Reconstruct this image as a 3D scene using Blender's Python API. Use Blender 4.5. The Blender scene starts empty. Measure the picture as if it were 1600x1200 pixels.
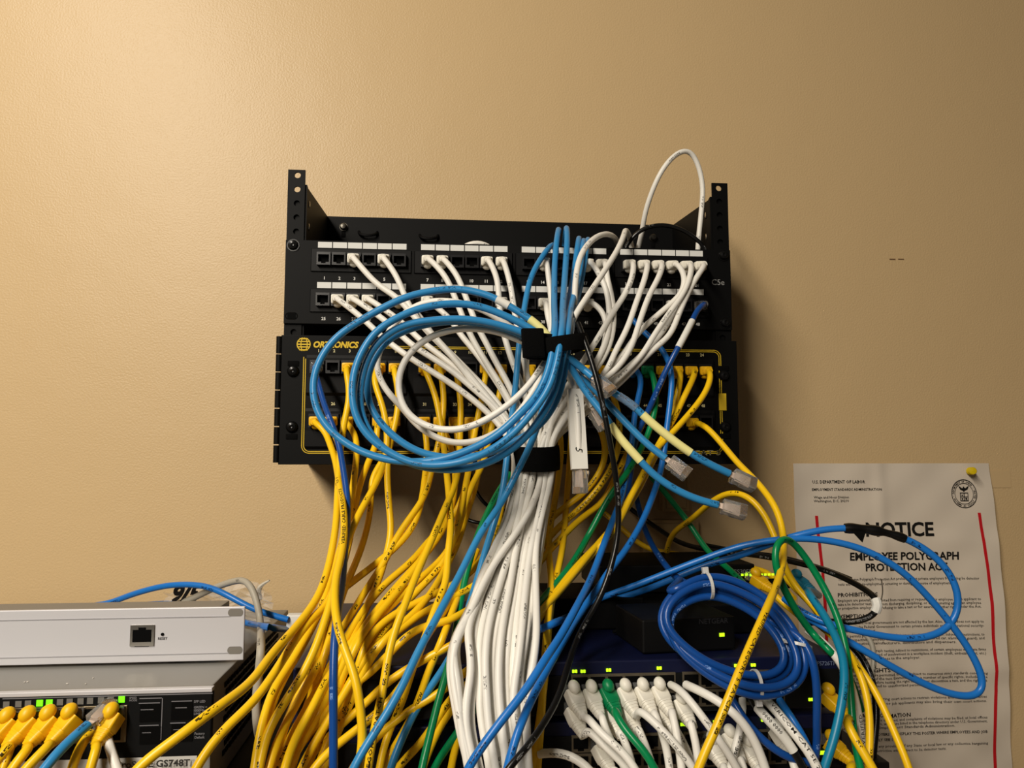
import bpy, bmesh, math, random
from mathutils import Vector, Matrix
random.seed(7)
S = bpy.context.scene
COL = S.collection
# ------------------------------------------------------------------ camera
FPX = 1200.0
CAM = Vector((-.073, -.963, -.225)); YAW = math.radians(5.02); PIT = math.radians(5.18)
FW = Vector((math.sin(YAW)*math.cos(PIT), math.cos(YAW)*math.cos(PIT), math.sin(PIT)))
RT = Vector((math.cos(YAW), -math.sin(YAW), 0)); UP = RT.cross(FW)
cd = bpy.data.cameras.new('camera'); cam = bpy.data.objects.new('camera', cd); COL.objects.link(cam)
cd.sensor_width = 36; cd.lens = 36*FPX/1600; cd.clip_start = .02
cam.matrix_world = Matrix(((RT.x, UP.x, -FW.x, CAM.x), (RT.y, UP.y, -FW.y, CAM.y), (RT.z, UP.z, -FW.z, CAM.z), (0, 0, 0, 1)))
S.camera = cam
# ------------------------------------------------------------------ light
W = bpy.data.worlds.new('world'); S.world = W; W.use_nodes = True
W.node_tree.nodes['Background'].inputs[0].default_value = (1, .82, .62, 1)
W.node_tree.nodes['Background'].inputs[1].default_value = .04
ld = bpy.data.lights.new('ceiling_lamp', 'AREA'); ld.shape = 'RECTANGLE'; ld.size = .16; ld.size_y = 1.6      # long ceiling fixture running out from the wall
ld.energy = 61; ld.color = (1, .91, .78)
lamp = bpy.data.objects.new('ceiling_lamp', ld); COL.objects.link(lamp)
lamp.location = (-.96, -1.85, .80); lamp.rotation_euler = (math.radians(34), math.radians(-4), 0)
S.view_settings.view_transform = 'Standard'; S.view_settings.look = 'None'
S.view_settings.exposure = 0; S.view_settings.gamma = 1; S.view_settings.use_curve_mapping = False

# ------------------------------------------------------------------ helpers
def ray(x, y): return FW + RT*((x-800)/FPX) - UP*((y-600)/FPX)
def P(x, y, d):                      # point seen at (x, y), d metres out from the wall
    r = ray(x, y); return CAM + r*((-d-CAM.y)/r.y)
def Zp(x, y, z):
    r = ray(x, y); return CAM + r*((z-CAM.z)/r.z)
def lin(h):
    h = h.lstrip('#'); c = [int(h[i:i+2], 16)/255 for i in (0, 2, 4)]
    return tuple(((v+.055)/1.055)**2.4 if v > .04045 else v/12.92 for v in c)+(1,)
MATS = {}
def mat(name, c, rough=.5, spec=.5, metal=0, trans=0, emit=0, bump=0, bscale=800, coat=0, ior=1.45):
    m = bpy.data.materials.new(name); m.use_nodes = True; nt = m.node_tree; b = nt.nodes['Principled BSDF']
    col = lin(c) if isinstance(c, str) else c
    b.inputs['Base Color'].default_value = col; b.inputs['Roughness'].default_value = rough
    b.inputs['Specular IOR Level'].default_value = spec; b.inputs['Metallic'].default_value = metal
    b.inputs['Transmission Weight'].default_value = trans; b.inputs['IOR'].default_value = ior
    b.inputs['Coat Weight'].default_value = coat
    if emit: b.inputs['Emission Color'].default_value = col; b.inputs['Emission Strength'].default_value = emit
    if bump:
        tc = nt.nodes.new('ShaderNodeTexCoord'); n = nt.nodes.new('ShaderNodeTexNoise'); n.inputs['Scale'].default_value = bscale
        n.inputs['Detail'].default_value = 3
        bp = nt.nodes.new('ShaderNodeBump'); bp.inputs['Strength'].default_value = bump; bp.inputs['Distance'].default_value = .001
        nt.links.new(tc.outputs['Object'], n.inputs['Vector']); nt.links.new(n.outputs['Fac'], bp.inputs['Height'])
        nt.links.new(bp.outputs['Normal'], b.inputs['Normal'])
    MATS[name] = m; return m
def jacket(name, c, ink, rough=.38, amount=.42):
    m = mat(name, c, rough, .5); nt = m.node_tree; N = nt.nodes; L = nt.links; b = N['Principled BSDF']
    uv = N.new('ShaderNodeUVMap'); sp = N.new('ShaderNodeSeparateXYZ'); L.new(uv.outputs[0], sp.inputs[0])
    def M(op, a, v=None, w=None):
        n = N.new('ShaderNodeMath'); n.operation = op
        for i, q in enumerate((a, v, w)):
            if q is None: continue
            if isinstance(q, (int, float)): n.inputs[i].default_value = q
            else: L.new(q, n.inputs[i])
        return n.outputs[0]
    oi = N.new('ShaderNodeObjectInfo')
    u = M('ADD', sp.outputs[0], M('MULTIPLY', oi.outputs['Random'], 9.7))
    vc = N.new('ShaderNodeCombineXYZ'); L.new(M('FLOOR', M('MULTIPLY', u, 1100)), vc.inputs[0]); L.new(M('FLOOR', M('MULTIPLY', sp.outputs[1], 34)), vc.inputs[1])
    wn = N.new('ShaderNodeTexWhiteNoise'); wn.noise_dimensions = '2D'; L.new(vc.outputs[0], wn.inputs['Vector'])
    v2 = N.new('ShaderNodeCombineXYZ'); L.new(M('MULTIPLY', u, 26), v2.inputs[0])
    n2 = N.new('ShaderNodeTexNoise'); n2.inputs['Scale'].default_value = 1; n2.inputs['Detail'].default_value = 1; L.new(v2.outputs[0], n2.inputs['Vector'])
    v3 = N.new('ShaderNodeCombineXYZ'); L.new(M('FLOOR', M('MULTIPLY', u, 430)), v3.inputs[0])
    w3 = N.new('ShaderNodeTexWhiteNoise'); w3.noise_dimensions = '2D'; L.new(v3.outputs[0], w3.inputs['Vector'])
    ctr = M('ADD', M('MULTIPLY', oi.outputs['Random'], .16), .44)
    band = M('LESS_THAN', M('ABSOLUTE', M('SUBTRACT', sp.outputs[1], ctr)), .062)
    f = M('MULTIPLY', M('MULTIPLY', M('GREATER_THAN', wn.outputs['Value'], .5), M('GREATER_THAN', w3.outputs['Value'], .2)), band)
    f = M('MULTIPLY', f, M('GREATER_THAN', n2.outputs['Fac'], 1-amount))
    mx = N.new('ShaderNodeMix'); mx.data_type = 'RGBA'
    mx.inputs['A'].default_value = lin(c); mx.inputs['B'].default_value = lin(ink); L.new(f, mx.inputs['Factor'])
    L.new(mx.outputs['Result'], b.inputs['Base Color']); return m

# materials
mw = mat('wall_paint', '#ccb084', .40, .38)
def wall_nodes():
    nt = mw.node_tree; N = nt.nodes; L = nt.links; b = N['Principled BSDF']
    tc = N.new('ShaderNodeTexCoord'); n = N.new('ShaderNodeTexNoise'); n.inputs['Scale'].default_value = 420; n.inputs['Detail'].default_value = 2
    n2 = N.new('ShaderNodeTexNoise'); n2.inputs['Scale'].default_value = 9; n2.inputs['Detail'].default_value = 3
    L.new(tc.outputs['Object'], n.inputs[0]); L.new(tc.outputs['Object'], n2.inputs[0])
    bp = N.new('ShaderNodeBump'); bp.inputs['Strength'].default_value = .34; bp.inputs['Distance'].default_value = .0011; L.new(n.outputs['Fac'], bp.inputs['Height'])
    b2 = N.new('ShaderNodeBump'); b2.inputs['Strength'].default_value = .12; b2.inputs['Distance'].default_value = .01
    L.new(n2.outputs['Fac'], b2.inputs['Height']); L.new(bp.outputs['Normal'], b2.inputs['Normal']); L.new(b2.outputs['Normal'], b.inputs['Normal'])
wall_nodes()
BLK = mat('black_powder_coat', '#070707', .55, .14, bump=.05, bscale=2500)
BLK2 = mat('black_plastic', '#070708', .5, .2)
HOLE = mat('dark_cavity', '#040404', .8, .1)
VEL = mat('black_fleece_strap', '#0a0a0a', .95, .1, bump=.8, bscale=1800)
STEEL = mat('steel', '#b8b4ac', .3, .5, metal=1)
SCREW = mat('black_screw', '#1c1c1c', .25, .6, metal=.6)
GOLD = mat('gold_contact', '#d9a441', .3, .5, metal=1)
LBL = mat('paper_label', '#dcdcd8', .6, .3)
WINK = mat('white_print', '#d8d8d4', .5, .3)
YINK = mat('yellow_print', '#d6b52a', .5, .3)
GINK = mat('grey_print', '#8d8d8b', .5, .3)
BINK = mat('black_print', '#181614', .7, .2)
YBOOT = mat('yellow_boot', '#efbb10', .42, .5)
WBOOT = mat('white_boot', '#e6e2d6', .45, .5)
GBOOT = mat('green_boot', '#007a48', .4, .5)
TBOOT = mat('teal_boot', '#1b7f9f', .45, .5)
CLEAR = mat('clear_plastic', (.97, .97, .96, 1), .07, .6, trans=.9, ior=1.42)
SILV = mat('silver_paint', '#c9c8cc', .42, .5, metal=.15)
GREY = mat('grey_metal', '#8b8984', .45, .5, metal=.2, bump=.05, bscale=300)
DKGREY = mat('charcoal_metal', '#0a0b0c', .55, .2)
NAVY = mat('navy_metal', '#0a1030', .42, .4)
LED = mat('green_led', '#6dff10', .5, .5, emit=1.1)
LEDY = mat('lime_led', '#c4ff1c', .5, .5, emit=1.1)
LEDOFF = mat('led_off', '#6f6d68', .5, .5)
PAPER = mat('paper', '#d4c8b8', .75, .15)
RED = mat('red_print', '#c21a22', .7, .2)
YLAB = mat('yellow_wrap_label', '#efe79a', .55, .3)
WLAB = mat('white_wrap_label', '#e2e0d8', .55, .3)
TAPE = mat('black_tape', '#0c0c0c', .3, .5)
TIE = mat('nylon_tie', '#c9c9c8', .4, .5)
BEIGE = mat('beige_plastic', '#b79a6c', .5, .4)
PINY = mat('yellow_pin', '#e3c614', .25, .5, trans=.2)
JY = jacket('yellow_jacket', '#f2c314', '#3c2e00', .34, .42)
JW = jacket('white_jacket', '#e9e6de', '#83817c', .42, .42)
JB = jacket('blue_jacket', '#2f86c0', '#1a4f78', .34, .42)
JB2 = jacket('mid_blue_jacket', '#1c70c4', '#0a2a58', .32, .42)
JN = jacket('navy_jacket', '#114690', '#6f93cf', .3, .42)
JT = jacket('teal_jacket', '#0f7ba0', '#04364a', .36, .42)
JG = jacket('green_jacket', '#00804a', '#003018', .3, .42)
JK = jacket('black_jacket', '#0d0d0d', '#6a6a6a', .28, .42)
JGR = jacket('grey_jacket', '#a8a294', '#4a4844', .5, .42)

class MB:
    def __init__(s): s.v = []; s.f = []; s.uv = {}
    def add(s, vs, fs, uvs=None):
        o = len(s.v); s.v += [Vector(v) for v in vs]
        for i, f in enumerate(fs):
            if uvs: s.uv[len(s.f)] = uvs[i]
            s.f.append([o+k for k in f])
    def box(s, c, h, M=None, bev=0, seg=2):
        bm = bmesh.new(); bmesh.ops.create_cube(bm, size=2)
        for v in bm.verts: v.co = Vector((v.co.x*h[0], v.co.y*h[1], v.co.z*h[2]))
        if bev: bmesh.ops.bevel(bm, geom=bm.edges[:], offset=bev, segments=seg, affect='EDGES', profile=.6)
        bm.verts.index_update(); M = M or Matrix.Identity(3)
        s.add([M @ v.co + Vector(c) for v in bm.verts], [[v.index for v in f.verts] for f in bm.faces]); bm.free()
    def lo_hi(s, a, b, bev=0, M=None):
        a, b = Vector(a), Vector(b); s.box((a+b)/2, [abs(x)/2 for x in (b-a)], M, bev)
    def loft(s, rings, cap=True):
        n = len(rings[0]); vs = [p for r in rings for p in r]; fs = []
        for i in range(len(rings)-1):
            for k in range(n): fs.append([i*n+k, i*n+(k+1) % n, (i+1)*n+(k+1) % n, (i+1)*n+k])
        if cap: fs.append(list(range(n))[::-1]); fs.append([(len(rings)-1)*n+k for k in range(n)])
        s.add(vs, fs)
    def cyl(s, a, b, r, r2=None, n=16, cap=True):
        a, b = Vector(a), Vector(b); d = (b-a).normalized(); u = d.orthogonal().normalized(); w = d.cross(u)
        R = lambda p, q: [p+(u*math.cos(t)+w*math.sin(t))*q for t in [2*math.pi*k/n for k in range(n)]]
        s.loft([R(a, r), R(b, r if r2 is None else r2)], cap)
    def lathe(s, c, axis, prof, n=18):
        d = Vector(axis).normalized(); u = d.orthogonal().normalized(); w = d.cross(u); c = Vector(c)
        s.loft([[c+d*h+(u*math.cos(t)+w*math.sin(t))*max(r, 1e-5) for t in [2*math.pi*k/n for k in range(n)]] for h, r in prof])
    def ball(s, c, r, M=None, n=12, m=8):
        M = M or Matrix.Identity(3); c = Vector(c)
        r = r if hasattr(r, '__len__') else (r, r, r)
        rings = []
        for i in range(m+1):
            t = math.pi*i/m; q = max(math.sin(t), 1e-4)
            rings.append([c+M @ Vector((r[0]*q*math.cos(2*math.pi*k/n), r[1]*q*math.sin(2*math.pi*k/n), r[2]*math.cos(t))) for k in range(n)])
        s.loft(rings, False)
    def build(s, name, m, parent=None, smooth=True, ang=35, origin=None):
        me = bpy.data.meshes.new(name); o0 = Vector(origin) if origin is not None else Vector((0, 0, 0))
        me.from_pydata([tuple(v-o0) for v in s.v], [], s.f); me.materials.append(m)
        if s.uv:
            l = me.uv_layers.new(name='UVMap')
            for p in me.polygons:
                q = s.uv.get(p.index)
                if q:
                    for li, uvv in zip(p.loop_indices, q): l.data[li].uv = uvv
        me.update()
        if smooth:
            me.polygons.foreach_set('use_smooth', [True]*len(me.polygons))
            me.set_sharp_from_angle(angle=math.radians(ang))
        ob = bpy.data.objects.new(name, me); COL.objects.link(ob)
        if parent is not None:
            ob.parent = parent; ob.location = o0-Vector(parent_loc(parent))
        else: ob.location = o0
        return ob
def parent_loc(p):
    v = Vector((0, 0, 0))
    while p is not None: v += Vector(p.location); p = p.parent
    return v
def tag(o, label, cat, group=None, kind=None):
    if label: o['label'] = label
    if cat: o['category'] = cat
    if group: o['group'] = group
    if kind: o['kind'] = kind
    return o
def thing(name, loc, label, cat, group=None):
    o = bpy.data.objects.new(name, None); o.empty_display_size = .02; COL.objects.link(o); o.location = loc
    return tag(o, label, cat, group)
# text: flat glyph outlines, normalised so that capital height = 1
_tc = {}
def glyphs(t, bold=0, shear=0, res=3, space=1):
    k = (t, bold, shear, res, space)
    if k in _tc: return _tc[k]
    cu = bpy.data.curves.new('t', 'FONT'); cu.body = t; cu.size = 1; cu.offset = bold; cu.shear = shear; cu.resolution_u = res; cu.space_character = space
    o = bpy.data.objects.new('t', cu); COL.objects.link(o); bpy.context.view_layer.update()
    dg = bpy.context.evaluated_depsgraph_get(); me = o.evaluated_get(dg).to_mesh()
    vs = [(v.co.x, v.co.y) for v in me.vertices]; fs = [list(p.vertices) for p in me.polygons]
    o.evaluated_get(dg).to_mesh_clear(); bpy.data.objects.remove(o); bpy.data.curves.remove(cu)
    x0 = min(v[0] for v in vs); sc = 1/.70
    vs = [((x-x0)*sc, y*sc) for x, y in vs]; w = max(v[0] for v in vs)
    _tc[k] = (vs, fs, w); return _tc[k]
FR = (Vector((1, 0, 0)), Vector((0, 0, 1)))      # text facing the room
def text(mb, t, pos, h, bold=0, shear=0, width=None, align='l', ax=FR, res=3, space=1, warp=None):
    vs, fs, w = glyphs(t, bold, shear, res, space); sx = h if width is None else width/w
    off = {'l': 0, 'c': -w*sx/2, 'r': -w*sx}[align]; pos = Vector(pos)
    pts = [pos+ax[0]*(x*sx+off)+ax[1]*(y*h) for x, y in vs]
    if warp: pts = [warp(p) for p in pts]
    mb.add(pts, fs)

# ------------------------------------------------------------------ cable engine
def spline(pts, step=.0035):
    p = [Vector(q) for q in pts]; p = [p[0]*2-p[1]]+p+[p[-1]*2-p[-2]]; out = []
    for i in range(1, len(p)-2):
        a, b, c, d = p[i-1:i+3]
        t1 = max((b-a).length, 1e-6)**.5; t2 = t1+max((c-b).length, 1e-6)**.5; t3 = t2+max((d-c).length, 1e-6)**.5
        n = max(2, int((c-b).length/step))
        for k in range(n):
            t = t1+(t2-t1)*k/n
            A1 = a*((t1-t)/t1)+b*(t/t1); A2 = b*((t2-t)/(t2-t1))+c*((t-t1)/(t2-t1)); A3 = c*((t3-t)/(t3-t2))+d*((t-t2)/(t3-t2))
            B1 = A1*((t2-t)/t2)+A2*(t/t2); B2 = A2*((t3-t)/(t3-t1))+A3*((t-t1)/(t3-t1))
            out.append(B1*((t2-t)/(t2-t1))+B2*((t-t1)/(t2-t1)))
    out.append(p[-2])
    for _ in range(10):                               # relax small kinks, ends stay
        q = out[:]
        for i in range(1, len(out)-1): q[i] = out[i]*.5+(out[i-1]+out[i+1])*.25
        q[0], q[-1] = out[0], out[-1]; out = q
    return out
def frames(pts):
    n = len(pts); T = [(pts[min(i+1, n-1)]-pts[max(i-1, 0)]).normalized() for i in range(n)]
    mid = n//2; ref = Vector((0, -1, .15)); F = [None]*n
    u = ref-T[mid]*ref.dot(T[mid])
    if u.length < .05: u = T[mid].orthogonal()
    F[mid] = u.normalized()
    for rng in (range(mid+1, n), range(mid-1, -1, -1)):
        prev = F[mid]
        for i in rng:
            w = ref-T[i]*ref.dot(T[i]); q = prev-T[i]*prev.dot(T[i]); q.normalize()
            if w.length > .35: q = (q*.8+w.normalized()*.2).normalized()
            F[i] = q; prev = q
    return T, F
def tube(mb, pts, r, n=10, rr=None):
    T, F = frames(pts); rings = []; u = 0; us = []
    for i, p in enumerate(pts):
        if i: u += (p-pts[i-1]).length
        us.append(u); B = T[i].cross(F[i]); q = r if rr is None else rr(i, len(pts))
        # v = .5 faces the room
        rings.append([p+(F[i]*math.cos(2*math.pi*(k/n-.5))+B*math.sin(2*math.pi*(k/n-.5)))*q for k in range(n)])
    vs = [p for g in rings for p in g]; fs = []; uv = []
    for i in range(len(rings)-1):
        for k in range(n):
            fs.append([i*n+k, i*n+(k+1) % n, (i+1)*n+(k+1) % n, (i+1)*n+k])
            uv.append([(us[i], k/n), (us[i], (k+1)/n), (us[i+1], (k+1)/n), (us[i+1], k/n)])
    fs.append(list(range(n))[::-1]); uv.append([(0, 0)]*n); fs.append([(len(rings)-1)*n+k for k in range(n)]); uv.append([(0, 0)]*n)
    mb.add(vs, fs, uv); return us, T, F
def wrap_text(mb, pts, r, t, a0, h=.0019, flip=False, sx=1):
    T, F = frames(pts); us = [0]
    for i in range(1, len(pts)): us.append(us[-1]+(pts[i]-pts[i-1]).length)
    vs, fs, w = glyphs(t, .01, 0, 1, 1.05); out = []
    for x, y in vs:
        X = a0+(-x if flip else x)*h*sx; ang = ((y-.5) if not flip else (.5-y))*h/r
        i = 0
        while i < len(us)-2 and us[i+1] < X: i += 1
        f = min(max((X-us[i])/(us[i+1]-us[i]), 0), 1)
        p = pts[i].lerp(pts[i+1], f); f0 = F[i].lerp(F[i+1], f).normalized(); tt = T[i]; b = tt.cross(f0)
        out.append(p+(f0*math.cos(ang)+b*math.sin(ang)*-1)*(r+.00025))
    mb.add(out, fs)
def rrect(c, u, w, a, b, rad, n=4):
    o = []
    for (sx, sy, t0) in ((1, 1, 0), (-1, 1, 90), (-1, -1, 180), (1, -1, 270)):
        for k in range(n):
            t = math.radians(t0+90*k/(n-1)); o.append(c+u*(sx*(a-rad)+rad*math.cos(t))+w*(sy*(b-rad)+rad*math.sin(t)))
    return o
def boot(parent, p, ax, up, m, kind='snag', L=.017, S=1):
    """moulded strain-relief boot: p = plug mouth, ax = way out of the socket, up = side of the latch cover"""
    ax = Vector(ax).normalized(); up = Vector(up); up = (up-ax*up.dot(ax)).normalized(); u = up.cross(ax); p = Vector(p)
    mb = MB(); k = L/.017
    secs = [(0, .0061, .0046, .0012), (.006, .0062, .0048, .0014), (.0095, .006, .0047, .0016)]
    t = .0095
    for i in range(4):
        f = i/3; a = .0058-.0018*f; b = .0046-.0008*f
        secs += [(t+.0002, a, b, min(a, b)*.55), (t+.001, a, b, min(a, b)*.6), (t+.0011, a*.92, b*.92, min(a, b)*.55), (t+.0018, a*.92, b*.92, min(a, b)*.55)]; t += .0019
    secs += [(t+.0003, .0038, .0037, .0034), (t+.002, .0034, .0034, .0032)]
    mb.loft([rrect(p+ax*(h*k), u, up, a*S, b*S, min(r*S, .95*S*min(a, b))) for h, a, b, r in secs])
    if kind == 'snag':
        M = Matrix((u, up, ax)).transposed(); mb.ball(p+up*.0052*S+ax*.0035, (.0044*S, .0036*S, .0052*S), M, 14, 9) if L < .018 else mb.ball(p+up*.0066+ax*.0002, (.0047*S, .0046*S, .0056*S), M, 14, 9)
    mb.build('boot', m, parent, ang=50)
    mb = MB(); mb.box(p+Vector((0, .0052, .0008)), (.0056, .0045, .0038), None, .0004); mb.build('plug', CLEAR, parent)
def plug(parent, p, ax, up, wires=True):
    """bare clear modular plug: p = cable entry"""
    ax = Vector(ax).normalized(); up = Vector(up); up = (up-ax*up.dot(ax)).normalized(); u = up.cross(ax); M = Matrix((u, up, ax)).transposed(); p = Vector(p)
    mb = MB(); mb.box(p+ax*.0135, (.00585, .0034, .0098), M, .0006)
    mb.box(p+ax*.0165-up*.0036, (.00585, .0008, .006), M, .0003)
    for i in range(9): mb.box(p+ax*.0205+up*.0037+u*((i-4)*.00115), (.0002, .0007, .0028), M)
    o = mb.build('plug', CLEAR, parent)
    mb = MB(); mb.loft([[p+ax*h-up*e+u*a+up*b for a, b in ((-w, -.0004), (w, -.0004), (w, .0004), (-w, .0004))] for h, e, w in ((.0225, .0042, .0028), (.014, .0056, .0029), (.006, .0082, .003), (.004, .0086, .0022))])
    mb.build('latch', CLEAR, parent)
    mb = MB()
    for i in range(8): mb.box(p+ax*.0205+up*.0031+u*((i-3.5)*.00115), (.0003, .0006, .0028), M)
    mb.build('contacts', GOLD, parent)
    if wires:
        mb = MB()
        for i in range(8): mb.cyl(p+ax*-.001+u*((i-3.5)*.0005), p+ax*.018+u*((i-3.5)*.00115), .00042, n=6)
        mb.build('wires', MATS['wire_white'], parent)
mat('wire_white', '#dcc8b8', .5, .4)
def parse(s):
    a = [tuple(float(q) for q in w.split(',')) for w in s.split()]; n = len(a); ds = [w[2] if len(w) > 2 else None for w in a]
    kn = [i for i in range(n) if ds[i] is not None]
    # depth runs along the drawn length between the points that state it
    acc = [0]
    for i in range(1, n): acc.append(acc[-1]+math.hypot(a[i][0]-a[i-1][0], a[i][1]-a[i-1][1]))
    out = []
    for i in range(n):
        lo = max([k for k in kn if k <= i], default=kn[0]); hi = min([k for k in kn if k >= i], default=kn[-1])
        f = 0 if acc[hi] == acc[lo] else (acc[i]-acc[lo])/(acc[hi]-acc[lo]); out.append(P(a[i][0], a[i][1], ds[lo]+(ds[hi]-ds[lo])*f))
    if a[-1][1] >= 1188:
        d = (out[-1]-out[-2]).normalized(); d = (d+Vector((0, .15, -.9))).normalized()
        out += [out[-1]+d*.03, out[-1]+d*.03+Vector((0, .008, -.04))]
    return out
# socket positions of the two patch panels
def port(n):
    row = n[0]; k = int(n[1:]); top = k <= 24; i = (k-1) % 24; x = -.2005+(i//6)*.1083+(i % 6)*.01565
    if row == 'U': return Vector((x, -.158, -.0215 if top else -.0648))
    return Vector((x*1.015-.0005, -.160, -.1362 if top else -.1915))
def keep_clear(c, ramp):
    """cables hang in front of the rack switches instead of running through them"""
    def push(p):
        need = 0
        if -.200 < p.x < .262 and p.z < -.385: need = .349
        elif ramp and -.20 < p.x < .262: need = .349-(p.z+.385)*1.3
        elif p.x <= -.2 and p.x > -.75 and p.z < -.396 and p.x < -.24: need = .358
        if need > 0 and -p.y < need-.0045: r = p-CAM; return CAM+r*((-need-CAM.y)/r.y)
        return p
    for _ in range(4):
        d = [push(p) for p in c]
        if all((u-v).length < 1e-6 for u, v in zip(c, d)): break
        c = d; q = c[:]
        for k in range(6):
            for i in range(1, len(c)-1): q[i] = c[i]*.5+(c[i-1]+c[i+1])*.25
            c = q[:]
    return c
def cable(name, label, j, path, cat='cable', group=None, start=None, bm_=None, r=.003, text_=None, end=None, kinds='snag', up=None, pre=None, clear=False, bl=.017, bs=1):
    pts = parse(path); 
    if start:
        if isinstance(start, str): q = port(start); ax = Vector((0, -1, -.08)).normalized(); upv = Vector((0, 0, -1))
        else: q, ax, upv = Vector(start[0]), Vector(start[1]).normalized(), Vector(start[2])
        if not isinstance(start, str): bl = .021
        first = q+ax*(bl+.0015)
        pts = [q+ax*(bl-.005), first, first+ax*.006+(pts[0]-first).normalized()*.003]+pts
    if pre: pts = [Vector(v) for v in pre]+pts
    c = keep_clear(spline(pts), clear)
    mb = MB(); parts = bool(start or text_ or end)
    if not parts:
        tube(mb, c, r); o = mb.build(name, j, None, ang=70, origin=c[0]); return tag(o, label, cat, group), c
    root = thing(name, c[0], label, cat, group)
    tube(mb, c, r); mb.build('jacket', j, root, ang=70)
    if start: boot(root, q, ax, upv, bm_, kinds, bl, bs)
    if text_:
        mb = MB(); tx, fr, flip = text_[:3]; ink = text_[3] if len(text_) > 3 else BINK
        L = sum((c[i+1]-c[i]).length for i in range(len(c)-1)); wrap_text(mb, c, r, tx, fr*L, flip=flip, h=.0024, sx=1.7); mb.build('printed_text', ink, root, smooth=False)
    if end: plug(root, c[-1], c[-1]-c[-4], end)
    return root, c
def near(c, x, y, lo=0):
    n = len(c); s = int(n*lo)
    def e(i):
        q = c[i]-CAM; f = q.dot(FW); return (800+FPX*q.dot(RT)/f-x)**2+(600-FPX*q.dot(UP)/f-y)**2
    return min(range(s, n), key=e)
def sleeve(root, c, a, b, r, m, name='wrap_label', flag=0):
    n = len(c)
    if isinstance(a, tuple): i0, i1 = near(c, *a), near(c, *b)
    else: i0, i1 = int(n*a), int(n*b)
    seg = c[min(i0, i1):max(i0, i1)+2]; mb = MB(); tube(mb, seg, r, 12)
    o = mb.build(name, m, root, ang=50); return o, seg
# ================================================================== setting
mb = MB(); mb.lo_hi((-2.2, 0, -1.5), (2.2, .08, 1.3)); wall = mb.build('wall_back', mw, smooth=False); tag(wall, None, None, None, 'structure')
mb = MB(); mb.lo_hi((-2.2, -2.6, -1.54), (2.2, .08, -1.5)); tag(mb.build('floor', mat('floor_tile', '#7a6a55', .6), smooth=False), None, None, None, 'structure')
mb = MB(); a = P(1394, 405, 0); mb.box(a-Vector((0, .0004, 0)), (.004, .0006, .0006)); mb.box(a+Vector((.012, -.0004, .0003)), (.004, .0006, .0005)); mb.build('scuff_mark', mat('scuff', '#84674a', .8), wall)

# ================================================================== wall bracket (rails, arms, back plate)
def holed_strip(mb, x0, x1, z0, z1, y, t, cx, holes, r):
    """steel strip in the xz plane with round through-holes"""
    n = 16; hs = sorted(holes); cuts = [z0]+[(hs[i]+hs[i+1])/2 for i in range(len(hs)-1)]+[z1]
    for i, hz in enumerate(hs):
        a, b = cuts[i], cuts[i+1]; outer = []; inner = []
        for k in range(n):
            th = 2*math.pi*(k+.5)/n; dx, dz = math.cos(th), math.sin(th)
            s = min(((x1-cx) if dx > 0 else (cx-x0))/max(abs(dx), 1e-6), ((b-hz) if dz > 0 else (hz-a))/max(abs(dz), 1e-6))
            outer.append((cx+dx*s, hz+dz*s)); inner.append((cx+dx*r, hz+dz*r))
        cor = [(x1, b), (x0, b), (x0, a), (x1, a)]
        for sgn in (0, 1):
            yy = y+sgn*t; vs = [(p[0], yy, p[1]) for p in outer+inner+cor]; fs = []
            for k in range(n):
                k2 = (k+1) % n; f = [k, k2, n+k2, n+k]; fs.append(f if sgn else f[::-1])
            for ci, c in enumerate(cor):                      # corner triangles
                best = None
                for k in range(n):
                    k2 = (k+1) % n; m = ((outer[k][0]+outer[k2][0])/2-cx, (outer[k][1]+outer[k2][1])/2-hz)
                    d = (c[0]-cx, c[1]-hz); cr = abs(math.atan2(m[1], m[0])-math.atan2(d[1], d[0]))
                    t1 = abs(outer[k][0]-outer[k2][0]) > 1e-7 and abs(outer[k][1]-outer[k2][1]) > 1e-7
                    if t1 and (best is None or cr < best[0]): best = (cr, k, k2)
                if best: f = [best[1], 2*n+ci, best[2]]; fs.append(f if sgn else f[::-1])
            mb.add(vs, fs)
        vs = [(p[0], y, p[1]) for p in inner]+[(p[0], y+t, p[1]) for p in inner]
        mb.add(vs, [[k, (k+1) % n, n+(k+1) % n, n+k] for k in range(n)])
    for xx in (x0, x1): mb.add([(xx, y, z0), (xx, y, z1), (xx, y+t, z1), (xx, y+t, z0)], [[0, 1, 2, 3]])
    for zz in (z0, z1): mb.add([(x0, y, zz), (x1, y, zz), (x1, y+t, zz), (x0, y+t, zz)], [[0, 1, 2, 3]])
br = thing('wall_bracket', (0, 0, -.1), 'black steel wall bracket with two holed rails above the patch panels', 'bracket')
U = .04445
hz = []
z = .0715
while z > -.24: hz += [z]; z -= U/3*1.04
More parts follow.
